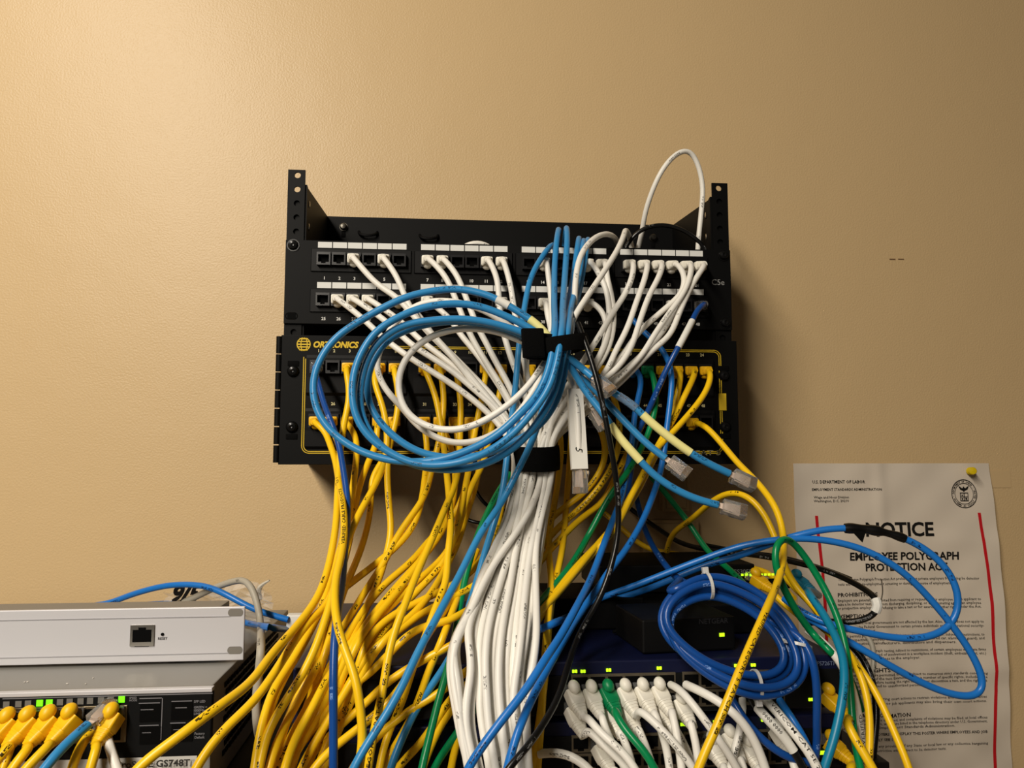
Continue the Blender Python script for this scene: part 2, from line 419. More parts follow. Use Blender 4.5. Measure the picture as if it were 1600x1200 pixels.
for sx in (-1, 1):
    mb = MB(); x0, x1 = sorted((sx*.2415, sx*.2235)); holed_strip(mb, x0, x1, -.234, .0775, -.1485, .0022, sx*.2315, [h for h in hz if h > -.23], .0033); mb.build('rail', BLK, br, smooth=False)
    # arm from rail back to the wall: upper front corner lower than rail top
    mb = MB(); xi = sx*.2225; prof = [(-.148, .0775), (-.135, .0775), (-.125, .055), (-.10, .052), (-.004, .073), (-.004, -.24), (-.148, -.24)]
    prof = [(-.1465, .062), (-.14, .060), (-.004, .072), (-.004, -.233), (-.1465, -.233)]
    vs = [(xi-.001, y, z) for y, z in prof]+[(xi+.001, y, z) for y, z in prof]; n = len(prof)
    mb.add(vs, [list(range(n)), [n+k for k in range(n)][::-1]]+[[k, (k+1) % n, n+(k+1) % n, n+k] for k in range(n)]); mb.build('side_arm', BLK, br, smooth=False)
    mb = MB(); x0, x1 = sorted((sx*.2405, sx*.222)); mb.lo_hi((x0, -.1455, -.233), (x1, -.1440, .046 if sx < 0 else .060)); mb.build('arm_flange', BLK, br, smooth=False)
    mb = MB()
    for zz in (.045, .02, -.002): mb.ball((sx*.2212, -.132, zz), (.0008, .0022, .0038))
    mb.build('slot_glint', STEEL, br)  # bright steel ovals imitate the highlights on the arm's small oval slots
mb = MB(); mb.lo_hi((-.2415, -.004, -.233), (.2415, -.0015, .0722)); mb.build('back_plate', BLK, br, smooth=False)
for (x, y) in ((537, 355), (1020, 372)):
    p = P(x, y, .004); mb = MB(); mb.cyl(p, p-Vector((0, .0018, 0)), .0052, n=20); mb.lathe(p-Vector((0, .0018, 0)), (0, -1, 0), [(0, .0045), (.003, .0042), (.0042, .003), (.0045, 0)]); mb.build('screw', MATS.get('dull_steel') or mat('dull_steel', '#4a4741', .3, .5, metal=.9), br)
    mb = MB(); q = p-Vector((0, -.0002, .009)); mb.box(q, (.0026, .0012, .004), None, .001); mb.build('keyhole_slot', HOLE, br)
for (x, y) in ((575, 367), (670, 372)):
    p = P(x, y, .004); c = spline([p+Vector((-.0115, .001, .004)), p+Vector((-.0105, -.006, -.001)), p+Vector((0, -.0075, -.003)), p+Vector((.0105, -.006, -.001)), p+Vector((.0115, .001, .004))], .002)
    mb = MB(); tube(mb, c, .0019, 8); mb.build('lacing_bump', BLK2, br)

# ================================================================== patch panels
def jack_mesh():
    """recessed keyed socket facing -y, front plane at y = 0"""
    w, t, b = .0071, .0070, -.0066
    o = [(-w, b), (w, b), (w, t), (-w, t)]
    i = [(-.0023, -.0052), (.0023, -.0052), (.0023, -.0036), (.0056, -.0036), (.0056, .0044), (-.0056, .0044), (-.0056, -.0036), (-.0023, -.0036)]
    return o, i
def jack(name, parent, pos, m, flip=False):
    o, i = jack_mesh(); s = -1 if flip else 1; p = Vector(pos); mb = MB()
    O = [p+Vector((x, 0, z*s)) for x, z in o]; I = [p+Vector((x, 0, z*s)) for x, z in i]
    fs = [[0, 1, 5, 4], [1, 6, 5], [1, 7, 6], [1, 2, 8, 7], [2, 3, 9, 8], [3, 0, 10, 9], [0, 11, 10], [0, 4, 11]]
    if flip: fs = [f[::-1] for f in fs]
    mb.add(O+I, fs); D = Vector((0, .0062, 0)); n = len(I)
    mb.add(I+[q+D for q in I], [[k, (k+1) % n, n+(k+1) % n, n+k] for k in range(n)]+[[n+k for k in range(n)]])
    B = Vector((0, .0068, 0)); mb.add(O+[q+B for q in O], [[0, 3, 7, 4], [1, 0, 4, 5], [2, 1, 5, 6], [3, 2, 6, 7]])
    nd = len(mb.f); ob = mb.build(name, m, parent, smooth=False, origin=p); ob.data.materials.append(HOLE)
    for k in range(8, 17): ob.data.polygons[k].material_index = 1
    return ob
def copy_jack(src, parent, pos):
    c = src.copy(); COL.objects.link(c); c.parent = parent; c.location = Vector(pos)-parent_loc(parent); return c
JK1 = mat('jack_plastic', '#151517', .3, .5)
up_ = thing('patch_bay', (0, -.15, -.0445), 'upper black patch panel with white label strips above its ports, marked C5e', 'patch panel')
mb = MB(); mb.lo_hi((-.2415, -.1515, -.0895), (.2415, -.1488, 0), .0005)
mb.lo_hi((-.2415, -.1488, -.0895), (.2415, -.1400, -.0870)); mb.lo_hi((-.2215, -.1488, -.0025), (.2215, -.1370, 0)); mb.build('face_plate', BLK, up_, smooth=False)
proto = None
for row in (0, 1):
    for blk in range(4):
        num = MB(); p0 = port('U%d' % (1+blk*6+24*row)); p5 = port('U%d' % (6+blk*6+24*row)); z = p0.z
        mb = MB(); xa, xb = p0.x-.0145, p5.x+.0130
        mb.loft([[Vector((x, -.1512, zz)) for x, zz in ((xa, z-.0125), (xb, z-.0125), (xb, z+.0125), (xa, z+.0125))], [Vector((x, -.1535, zz)) for x, zz in ((xa+.001, z-.0118), (xb-.001, z-.0118), (xb-.001, z+.0118), (xa+.001, z+.0118))]][::-1])
        mod = mb.build('jack_module', BLK2, up_, smooth=False, origin=(xa, -.152, z))
        mb = MB()
        for k in range(6):
            x = p0.x+k*.01565; mb.lo_hi((x-.0073, -.1521, z+.0135), (x+.0073, -.1514, z+.0198))
        mb.build('label_strip', LBL, up_, smooth=False)
        for k in range(6):
            x = p0.x+k*.01565; pos = (x, -.1603, z)
            if proto is None: proto = jack('jack', mod, pos, JK1)
            else: copy_jack(proto, mod, pos)
            text(num, str(1+k+blk*6+24*row), (x, -.1518, z-.0205), .0032, .02, align='c')
        num.build('port_numbers', WINK, up_, smooth=False)
mb = MB(); text(mb, 'C5e', (.2195, -.1519, -.0395), .0062, 0); mb.build('model_marking', GINK, up_, smooth=False)
for sx in (-1, 1):
    for z in (-.006, -.0815):
        p = Vector((sx*.2335, -.1516, z)); mb = MB(); mb.lathe(p, (0, -1, 0), [(0, .0055), (.001, .0055), (.0032, .0042), (.0038, .002), (.003, .0012), (.0028, 0)]); mb.cyl(p, p-Vector((0, .0008, 0)), .0066, n=20)
        if sx > 0 or z > -.05: mb.build('screw', SCREW, up_)
        else:
            mb = MB(); c = [p+Vector((math.cos(t)*.0032+(.0028 if math.cos(t) > 0 else -.0028), .0004, math.sin(t)*.0034)) for t in [2*math.pi*(k+.5)/20 for k in range(21)]]; tube(mb, c, .0007, 6); mb.build('slot_rim', SCREW, up_); mb = MB(); mb.box(p, (.0042, .0004, .0030)); mb.build('slot', HOLE, up_, smooth=False)

lp = thing('patch_bay', (0, -.15, -.17), 'lower black patch panel with yellow outline and hinged left edge', 'patch panel')
X0, X1, ZT, ZB = -.2425, .2445, -.1022, -.2362
mb = MB(); mb.lo_hi((X0, -.1552, ZB), (X1, -.1522, ZT), .0006); mb.lo_hi((X0+.004, -.1522, ZB), (X1, -.143, ZB+.002)); mb.lo_hi((X0+.004, -.1522, ZT-.002), (X1, -.143, ZT)); mb.build('face_plate', BLK, lp, smooth=False)
mb = MB()
for sx in (X0+.002, X1-.003): mb.lo_hi((sx, -.152, ZB), (sx+.0015, -.004, ZT-.002))
mb.lo_hi((X0+.002, -.006, ZB), (X1-.002, -.0045, -.241+.01))
mb.build('housing', BLK, lp, smooth=False)
for k in range(7):
    z0 = ZT-.001-(k+1)*.0188; mb = MB(); mb.cyl((X0-.002, -.154, z0+.0006), (X0-.002, -.154, z0+.0182), .0032, n=12); mb.build('hinge_knuckle', BLK, lp)
# yellow double outline with rounded corners
def rr_outline(mb, x0, x1, z0, z1, r, w, y, gaps=()):
    c = []
    for cx, cz, t0 in ((x1-r, z1-r, 0), (x0+r, z1-r, 90), (x0+r, z0+r, 180), (x1-r, z0+r, 270)):
        for k in range(7): t = math.radians(t0+15*k); c.append((cx, cz, math.cos(t), math.sin(t)))
    n = len(c); pin = [Vector((a+u*(r-w), y, b+v*(r-w))) for a, b, u, v in c]; po = [Vector((a+u*r, y, b+v*r)) for a, b, u, v in c]
    for k in range(n):
        k2 = (k+1) % n
        m = (po[k]+po[k2])/2
        if gaps and 7 <= k < 13: continue
        if gaps and k == 13: po[k] = Vector((po[k].x, y, z1-.0125)); pin[k] = Vector((pin[k].x, y, z1-.0125))
        if gaps and m.z > z1-.003 and (po[k]-po[k2]).length > .05:      # top edge: leave room for the logo
            g = gaps[0]; mb.add([Vector((g, y, po[k].z)), po[k], pin[k], Vector((g, y, pin[k].z))], [[0, 1, 2, 3]]); continue
        mb.add([po[k], po[k2], pin[k2], pin[k]], [[3, 2, 1, 0]])
ol = MB(); yl = -.1556
rr_outline(ol, -.2195, .2265, -.2250, -.1125, .008, .0008, yl, (-.157,)); rr_outline(ol, -.2175, .2245, -.2232, -.1143, .0065, .0008, yl, (-.157,))
ol.build('outline', YINK, lp, smooth=False)
lg = MB(); text(lg, 'ORTRONICS', (-.2095, yl, -.1148), .0062, .045, .22, width=.0465)
c = Vector((-.2195, yl-.0002, -.1118)); R_ = .0072
for k in range(5):
    zz = -R_*.8+k*R_*.4; hw = math.sqrt(max(R_**2-zz**2, 1e-8)); lg.lo_hi(c+Vector((-hw, -.0001, zz-.00065)), c+Vector((hw, 0, zz+.00065)))
for q in (1, .45):
    pts = [c+Vector((math.cos(t)*R_*q, 0, math.sin(t)*R_)) for t in [2*math.pi*k/28 for k in range(28)]]; pi = [c+(p-c)*.86 if q == 1 else p+Vector((.0009, 0, 0)) for p in pts]
    lg.add(pts+pi, [[k, (k+1) % 28, 28+(k+1) % 28, 28+k] for k in range(28)])
lg.build('logo', YINK, lp, smooth=False)
mb = MB(); text(mb, 'CAT 5', (.2235, yl, -.2265), .0052, .02, width=.03, align='r'); mb.build('model_marking', mat('dim_print', '#7f765a', .6), lp, smooth=False)
PALE = mat('pale_print', '#d9cf9a', .5); proto2 = None
for row in (0, 1):
    for blk in range(4):
        num = MB(); p0 = port('L%d' % (1+blk*6+24*row)); p5 = port('L%d' % (6+blk*6+24*row)); z = p0.z; xa, xb = p0.x-.0115, p5.x+.0115
        mb = MB(); sec = [(z-.030, -.1545), (z-.026, -.1575), (z-.010, -.1578), (z+.010, -.1590), (z+.013, -.158), (z+.0135, -.1545)]
        mb.loft([[Vector((x, y, zz)) for zz, y in sec] for x in (xb, xa)])
        mod = mb.build('jack_module', BLK2, lp, smooth=False, origin=(xa, -.155, z))
        for k in range(6):
            pos = port('L%d' % (1+k+blk*6+24*row)); pos = Vector((pos.x, -.1655, z))
            if proto2 is None: proto2 = jack('jack', mod, pos, JK1)
            else: copy_jack(proto2, mod, pos)
            text(num, str(1+k+blk*6+24*row), (pos.x, yl-.0001, z+.0165), .0030, .02, align='c')
        num.build('port_numbers', PALE, lp, smooth=False)
for (x, y) in ((458, 580), (456, 667), (1131, 587), (1133, 667)):
    p = P(x, y, .1556); mb = MB(); mb.lathe(p, (0, -1, 0), [(0, .0062), (.0012, .006), (.0034, .0042), (.004, .002), (.0032, .0012), (.003, 0)]); mb.build('screw', SCREW, lp)
    mb = MB(); q = p+Vector((0, .0002, .008 if y < 620 else -.010)); mb.box(q, (.0058, .0008, .0028), None, .0007); mb.build('slot', HOLE, lp)
mb = MB(); p = P(1129, 628, .1558); mb.box(p, (.0040, .0006, .0092)); tag(mb.build('yellow_tab', YINK, lp, smooth=False), 'small yellow label tab', None)

# ================================================================== left: silver appliance on charcoal switch
sv = thing('network_appliance', (-.46, -.2, -.398), 'silver rack appliance with one port and RESET hole, lying on the charcoal switch', 'network appliance')
XR, YF = -.2395, -.2835
mb = MB(); mb.lo_hi((-.722, YF, -.3975), (XR, YF+.0028, -.3535), .0008); face = mb.build('front_plate', SILV, sv, smooth=False)
for px, py in ((368, 957), (367, 1016)):
    mb = MB(); p = P(px, py, .2837); q = [p+Vector((math.cos(t)*.0026+(.0036 if math.cos(t) > 0 else -.0036), -.0001, math.sin(t)*.0031)) for t in [2*math.pi*(k+.5)/20 for k in range(20)]]
    mb.add(q, [list(range(20))]); mb.build('mounting_slot', MATS.get('slot_grey') or mat('slot_grey', '#77736c', .6), sv, smooth=False)
mb = MB(); mb.lo_hi((-.70, YF+.0028, -.396), (-.262, -.246, -.3548), .001); mb.build('body', mat('silver_body', '#8a8782', .5, .5, metal=.3), sv, smooth=False)
mb = MB(); mb.lo_hi((-.722, YF-.0006, -.3615), (XR-.012, YF, -.3610)); mb.lo_hi((-.722, YF-.0006, -.3915), (XR-.012, YF, -.3910)); mb.build('groove_line', mat('silver_edge', '#a9a8ac', .5, metal=.2), sv, smooth=False)
p = P(222, 993, .2845); jr = jack('port', sv, p+Vector((0, -.0003, .0002)), STEEL, True); jr.scale = (1.35, 1, 1.25)
mb = MB(); mb.lo_hi(p+Vector((-.0072, .0001, -.0062)), p+Vector((.0072, .0006, .0062))); mb.build('port_cavity', HOLE, sv, smooth=False)
mb = MB(); q = P(254, 991, .2836); mb.cyl(q, q-Vector((0, .0006, 0)), .0013, n=14); mb.lo_hi(P(210, 1011, .2840), P(233, 1007.5, .2834)); mb.build('reset_hole', HOLE, sv, smooth=False)
mb = MB(); text(mb, 'RESET', P(254, 999.5, .2839), .0020, .02, align='c'); mb.build('printed_text', mat('print_grey', '#4c4b4d', .6), sv, smooth=False)
mb = MB()
for x in (-.66, -.30):
    mb = MB(); mb.cyl((x, -.265, -.4), (x, -.265, -.396), .006, n=12); mb.build('foot', BLK2, sv)

gs = thing('network_switch', (-.46, -.2, -.482), 'charcoal rack switch at lower left, full of yellow plugs, under the silver appliance', 'network switch')
XR, YF, ZT, ZB = -.2465, -.349, -.4, -.482
mb = MB(); mb.lo_hi((-.69, YF+.004, ZB+.003), (XR, -.06, ZT), .0012); mb.build('body', GREY, gs, smooth=False)
zf = P(300, 1181, .349).z
mb = MB(); mb.lo_hi((-.69, YF, zf), (XR+.001, YF+.006, ZT-.0035), .0008); mb.build('front_panel', DKGREY, gs, smooth=False)
mb = MB(); mb.lo_hi((-.69, YF-.0006, ZT-.0036), (XR+.001, YF+.006, ZT-.0004), .0006); mb.build('top_edge', SILV, gs, smooth=False)
mb = MB(); mb.loft([[Vector((x, y, z)) for x, y, z in ((-.69, YF, zf), (XR-.0085, YF, zf), (XR-.0085, YF-.006, zf-.022), (-.69, YF-.006, zf-.022))], [Vector((x, y, z)) for x, y, z in ((-.69, YF+.008, zf), (XR-.0085, YF+.008, zf), (XR-.0085, YF+.008, zf-.022), (-.69, YF+.008, zf-.022))]]); mb.build('lower_bezel', mat('bezel_silver', '#a5a29c', .4, .5, metal=.3), gs, smooth=False)
t0 = Zp(314, 1196, 0) if False else None
mb = MB(); text(mb, 'ProSAFE GS748T', (XR-.0115, YF-.0060, P(280, 1196.5, .3545).z), .0046, .03, align='r', width=.052); tag(mb.build('printed_text', mat('print_dark', '#2a2826', .6), gs, smooth=False), 'dark model lettering on the silver bezel', None)
mb = MB()
for r in range(9):                                  # vent holes in the right flank
    for k in range(22):
        y = -.31+k*.009+(r % 2)*.0045; mb.box((XR+.0002, y, ZT-.009-r*.0066), (.0006, .0030, .0020))
mb.build('side_vent', HOLE, gs, smooth=False)
def on_face(px, py, yf): return P(px, py, -yf)
mb = MB(); off = MB(); leds = MB()
for k, px in enumerate([10, 29, 44, 62, 77, 94, 109, 126, 141, 158, 173, 190]):
    p = on_face(px, 1101.5-px*.046, YF-.0004)
    (leds if k in (3, 4, 11) else off).lo_hi(p-Vector((.0022, .0003, .0022)), p+Vector((.0022, .0003, .0022)))
leds.build('lit_led', LED, gs, smooth=False); off.build('unlit_led', LEDOFF, gs, smooth=False)
ln = MB()
def hline(px0, px1, py): 
    a = on_face(px0, py, YF-.0003); b = on_face(px1, py, YF-.0003); b.z = a.z; ln.lo_hi(a-Vector((0, .0002, .0003)), b+Vector((0, .0002, .0003)))
hline(4, 332, 1092)
hline(218, 253, 1091.5)
a = on_face(254, 1091, YF-.0003); ln.lo_hi(a-Vector((.0003, .0002, .030)), a+Vector((.0003, .0002, 0)))
for px, py, w in ((217, 1099, 33), (220, 1109, 20), (218, 1134, 30), (222, 1145, 14), (268, 1096, 32), (274, 1106, 18), (266, 1130, 24), (271, 1140, 16)): hline(px, px+w, py)
for s, px, py in (('SFP LED', 303, 1098), ('GREEN =', 303, 1107), ('1000Mbps', 303, 1112), ('LINK/ACT', 303, 1117), ('Factory', 304, 1148), ('Default', 304, 1154)): text(ln, s, on_face(px, py, YF-.0004), .0017, .02)
text(ln, 'SPEED', on_face(202, 1092, YF-.0004), .0014, .02); text(ln, 'MODE', on_face(202, 1096, YF-.0004), .0014, .02)
ln.build('panel_print', mat('panel_grey', '#77767a', .5), gs, smooth=False)
for (px, py) in ((219, 1101), (219, 1136), (268, 1098), (268, 1132)):
    a = on_face(px, py, YF-.0002); mb = MB(); mb.lo_hi(a+Vector((0, -.0003, -.0125)), a+Vector((.0155, .0008, 0))); mb.build('sfp_slot', HOLE, gs, smooth=False)
a = on_face(-6, 1112, YF); b = on_face(200, 1100, YF)
mb = MB(); mb.lo_hi((a.x, YF-.0012, b.z-.027), (b.x, YF+.003, b.z-.0005), .0005); mb.build('socket_shield', mat('shield_metal', '#8d7f66', .35, .5, metal=.8), gs, smooth=False)
mb = MB()
for k in range(14):
    for r in (0, 1): mb.lo_hi((b.x-.003-(k+1)*.0158+.0025, YF-.0016, b.z-.0125-r*.0127), (b.x-.003-k*.0158-.001, YF-.001, b.z-.0025-r*.0127))
mb.build('socket_opening', HOLE, gs, smooth=False)
for k in range(5):                                  # dust on the lid
    p = Vector((random.uniform(-.40, -.27), random.uniform(-.335, -.315), ZT+.0004)); mb = MB(); mb.ball(p, (random.uniform(.0006, .0014), .0008, .0005), n=6, m=4); mb.build('dust_fleck', MATS.get('dust') or mat('dust', '#c9c5bd', .9), gs)

# ================================================================== shelf and right-hand stack
mb = MB(); mb.lo_hi((-.75, -.325, -.5), (.30, -.0005, -.482), .001); sh = mb.build('shelf_board', mat('dark_board', '#15120f', .6, .3), smooth=False); tag(sh, 'dark shelf board that carries both stacks of network equipment', 'shelf')
def rack_switch(label, zt, nm, model):
    t = thing('network_switch', (.03, -.2, zt-.0437), label, 'network switch'); YF = -.34; x0, x1 = -.188, .252
    mb = MB(); mb.lo_hi((x0, YF, zt-.0417), (x1, -.08, zt), .0015); mb.build('body', NAVY, t, smooth=False)
    mb = MB(); mb.lo_hi((x0+.004, YF-.0010, zt-.0405), (x1-.0015, YF+.002, zt-.0105), .0005); mb.build('front_panel', DKGREY, t, smooth=False)
    for x in (x0+.03, x1-.03):
        for y in (-.31, -.11): mb = MB(); mb.cyl((x, y, zt-.0437), (x, y, zt-.041), .006, n=12); mb.build('foot', BLK2, t)
    pts = []
    sk = MB(); op = MB()
    for k in range(12):
        for r in (0, 1):
            c = Vector((.036+k*.01405+(.006 if k > 5 else 0), YF-.0012, zt-.0165-r*.0140)); pts.append(c)
            sk.lo_hi(c-Vector((.0072, .0006, .0066)), c+Vector((.0072, .0012, .0066)), .0003)
            op.lo_hi(c-Vector((.0058, .0010, .0036)), c+Vector((.0058, 0, .0046))); op.lo_hi(c-Vector((.0024, .0010, .0052)), c+Vector((.0024, 0, -.003)))
    sk.build('socket_frame', mat('socket_metal', '#6d6455', .4, .5, metal=.6), t, smooth=False); op.build('socket_opening', HOLE, t, smooth=False)
    if model:
        mb = MB(); text(mb, model, Vector((x1-.004, YF-.0012, zt-.0075)), .0032, .01, align='r'); mb.build('printed_text', mat('print_blue_grey', '#5f6a86', .6), t, smooth=False)
    return t
fs = rack_switch('navy blue rack switch at right, upper of two, with white and yellow plugs', -.390, 'a', 'FS726TP')
f2 = rack_switch('navy rack switch at the lower right, lower of two, partly below the frame', -.4365, 'b', None)
mb = MB(); m2 = MB()
for px, py in ((898, 1049), (911, 1049), (951, 1047), (1030, 1044), (1151, 1040), (1177, 1039), (956, 1139), (1047, 1132), (1067, 1132), (1118, 1128), (1193, 1125), (1267, 1093)):
    p = P(px, py, .3413)
    for dx in (-.0011, .0011): mb.box(p+Vector((dx, 0, 0)), (.0009, .0006, .0012), None, .0003)
mb.build('lit_led', LEDY, fs, smooth=False)
p = P(1284, 1176, .3413); m2.box(p, (.0026, .0006, .0014)); m2.build('lit_led', LEDY, f2, smooth=False)
p = P(978, 990, .0); q = Zp(978, 992, -.3895)
mb = MB(); mb.cyl(q+Vector((-.012, 0, .003)), q+Vector((.010, .004, .003)), .0016, n=10); mb.cyl(q+Vector((.010, .004, .003)), q+Vector((.012, .0044, .003)), .0036, n=12); o = mb.build('screw', SCREW); tag(o, 'loose black screw lying on top of the upper navy switch', 'screw')

# small boxes on the upper navy switch
def dev(name, label, c0, yaw, w, dep, h, m, zb):
    """box whose front right bottom corner stands at c0"""
    t = thing(name, c0, label, 'network switch'); M = Matrix.Rotation(yaw, 3, 'Z'); mb = MB(); mb.box(c0+M @ Vector((-w/2, dep/2, h/2)), (w/2, dep/2, h/2), M, .0015); mb.build('body', m, t, smooth=False); return t, M
c0 = Zp(1149, 1014, -.3888); c0.z = -.389
sb, M1 = dev('desktop_switch', 'small black desktop switch inside the ring of the navy cable coil', c0, .10, .082, .07, .027, mat('matt_black', '#070708', .5, .3), 0)
mb = MB(); p = c0+M1 @ Vector((-.006, -.0003, .022)); text(mb, 'NETGEAR', p, .0042, .01, align='r', ax=(M1 @ Vector((1, 0, 0)), Vector((0, 0, 1)))); mb.build('printed_text', mat('print_faint', '#2e2e31', .6), sb, smooth=False)
mb = MB(); p = c0+M1 @ Vector((-.012, -.0004, .0125)); mb.box(p, (.0022, .0004, .0014), M1); mb.build('lit_led', LEDY, sb, smooth=False)
c1 = Vector((.118, -.285, -.389)); s1, M1b = dev('power_adapter', 'black power brick to the right of the small desktop switch', Vector((.215, -.262, -.389)), 0, .10, .07, .026, BLK2, 0); s1['category'] = 'power adapter'
mb = MB(); mb.box(P(1157, 975, .2626) if False else Vector((.137, -.2624, -.378)), (.002, .0004, .0012)); mb.build('lit_led', LEDY, s1, smooth=False)
c2 = Vector((.2375, -.205, -.362)); gp, M2 = dev('desktop_switch', 'flat black desktop switch marked GS305P with lit green port lights', c2, 0, .158, .10, .027, BLK2, 0)
mb = MB(); text(mb, 'GS305P', c2+Vector((-.003, -.0004, .0175)), .0044, .01, align='r'); mb.build('printed_text', mat('print_faint2', '#75757a', .6), gp, smooth=False)
mb = MB()
for k in range(10): mb.box(Vector((P(1160+k*6, 908, .2055).x, c2.y-.0005, c2.z+.0165)), (.0011, .0006, .0010))
mb.build('lit_led', LEDY, gp, smooth=False)
mb = MB()
for k in range(5): mb.box(Vector((P(1165+k*15, 908, .2055).x, c2.y-.0002, c2.z+.0075)), (.0058, .0006, .0048))
mb.build('socket_opening', HOLE, gp, smooth=False)
mb = MB(); c3 = Vector((.15, -.19, -.389)); mb.lo_hi((.09, -.20, -.389), (.225, -.11, -.363), .001); o = mb.build('power_adapter', BLK2, smooth=False); tag(o, 'black box carrying the flat GS305P desktop switch', 'power adapter')
a = Zp(855, 985, -.389); b = Zp(1010, 985, -.389)
mb = MB(); mb.lo_hi((a.x, a.y, -.389), (b.x, a.y+.09, -.3605), .0012); o = mb.build('desktop_switch', BLK2, smooth=False); tag(o, 'plain black box on the navy switch, left of the blue coil', 'network switch')

# wall boxes behind the cables
for nm, (x0, y0, x1, y1), d, lab in (('surface_box', (1036, 732, 1076, 800), .022, 'small beige surface box on the wall below the lower patch panel'), ('junction_box', (1005, 812, 1092, 890), .018, 'wide beige junction box on the wall below the small surface box')):
    t = thing(nm, P((x0+x1)/2, y1, 0), lab, 'junction box'); mb = MB(); a = P(x0, y1, d); b = P(x1, y0, d); mb.lo_hi((a.x, -d, a.z), (b.x, -.0003, b.z), .002); mb.build('body', BEIGE, t, smooth=False)
    mb = MB(); mb.lo_hi((a.x+.004, -d-.0012, a.z+.004), (b.x-.004, -d+.001, b.z-.004), .0015); mb.build('cover', BEIGE, t, smooth=False)

# ================================================================== poster
po = thing('poster', P(1400, 720, 0), 'white labour NOTICE poster with red side lines pinned to the wall', 'poster')
xa, xb, za, zb = P(1240, 725, .004).x, P(1546, 724, .004).x, P(1400, 724, .004).z, -.66
def pw(p, e=0):
    """paper surface: gentle curl off the wall at the right edge, fold creases"""
    u = (p.x-xa)/(xb-xa); v = (za-p.z)/(za-zb)
    y = .003+.013*max(0, u-.55)**1.5*2.2*math.sin(min(1, max(0, v*1.15))*math.pi)**1+.003*max(0, .25-u)*4*math.sin(min(1, max(0, v))*math.pi)
    for f, q, a in ((.43, u, .0016), (.24, v, .0011), (.62, v, .0018)): y += a*max(0, 1-abs(q-f)/.045)
    y += .0009*math.sin(u*23+v*9)*math.sin(v*31+1)
    return Vector((p.x+.012*v*(u-.2), -y-e, p.z))
mb = MB(); nu, nv = 60, 90; vs = []
for j in range(nv+1):
    for i in range(nu+1): vs.append(pw(Vector((xa+(xb-xa)*i/nu, 0, za+(zb-za)*j/nv))))
n1 = len(vs); vs += [v+Vector((0, .0003, 0)) for v in vs]; w_ = nu+1
fsx = [[j*w_+i, (j+1)*w_+i, (j+1)*w_+i+1, j*w_+i+1] for j in range(nv) for i in range(nu)]
mb.add(vs, fsx+[[n1+k for k in f[::-1]] for f in fsx]); mb.build('sheet', PAPER, po, ang=60)
def pp(x, y): q = P(x, y, .006); return q
def ptext(mb, s, x0, x1, yb, hpx, bold=0, res=1):
    a = pp(x0, yb); b = pp(x1, yb); h = (pp(x0, yb-hpx)-a).length
    vs, fs_, w = glyphs(s, bold, 0, res, 1); sx = (b.x-a.x)/w
    u0 = .012*((za-a.z)/(za-zb))
    mb.add([pw(Vector((a.x+x*sx-u0*(((a.x-xa)/(xb-xa))-.2), 0, a.z+y*h)), .0006) for x, y in vs], fs_)
hd = MB()
ptext(hd, 'NOTICE', 1355, 1460, 838, 21, .03, 3); ptext(hd, 'EMPLOYEE POLYGRAPH', 1330, 1496, 876, 12, .03, 2); ptext(hd, 'PROTECTION ACT', 1354, 1480, 892.5, 11.5, .03, 2)
hd.build('title_text', BINK, po, smooth=False)
bt = MB()
ptext(bt, 'U.S. DEPARTMENT OF LABOR', 1270.5, 1353, 755.5, 5, .018); ptext(bt, 'EMPLOYMENT STANDARDS ADMINISTRATION', 1270, 1378, 767, 4, .018)
ptext(bt, 'Wage and Hour Division', 1272.5, 1328, 779, 3.8, .01); ptext(bt, 'Washington, D.C. 20210', 1272.5, 1328, 784.8, 3.8, .01)
ptext(bt, 'PROHIBITIONS', 1310, 1372, 933, 6, .02); ptext(bt, 'EXEMPTIONS', 1308, 1360, 967, 6, .02); ptext(bt, 'EXAMINEE RIGHTS', 1306, 1389, 1052, 6.2, .02)
ptext(bt, 'ENFORCEMENT', 1305, 1372, 1087, 6.2, .02); ptext(bt, 'ADDITIONAL INFORMATION', 1302, 1421, 1124.5, 6.2, .02)
ptext(bt, 'THE LAW REQUIRES EMPLOYERS TO DISPLAY THIS POSTER WHERE EMPLOYEES AND JOB', 1302, 1536, 1153.5, 4.4, .018); ptext(bt, 'APPLICANTS CAN READILY SEE IT.', 1302, 1398, 1162, 4.4, .018)
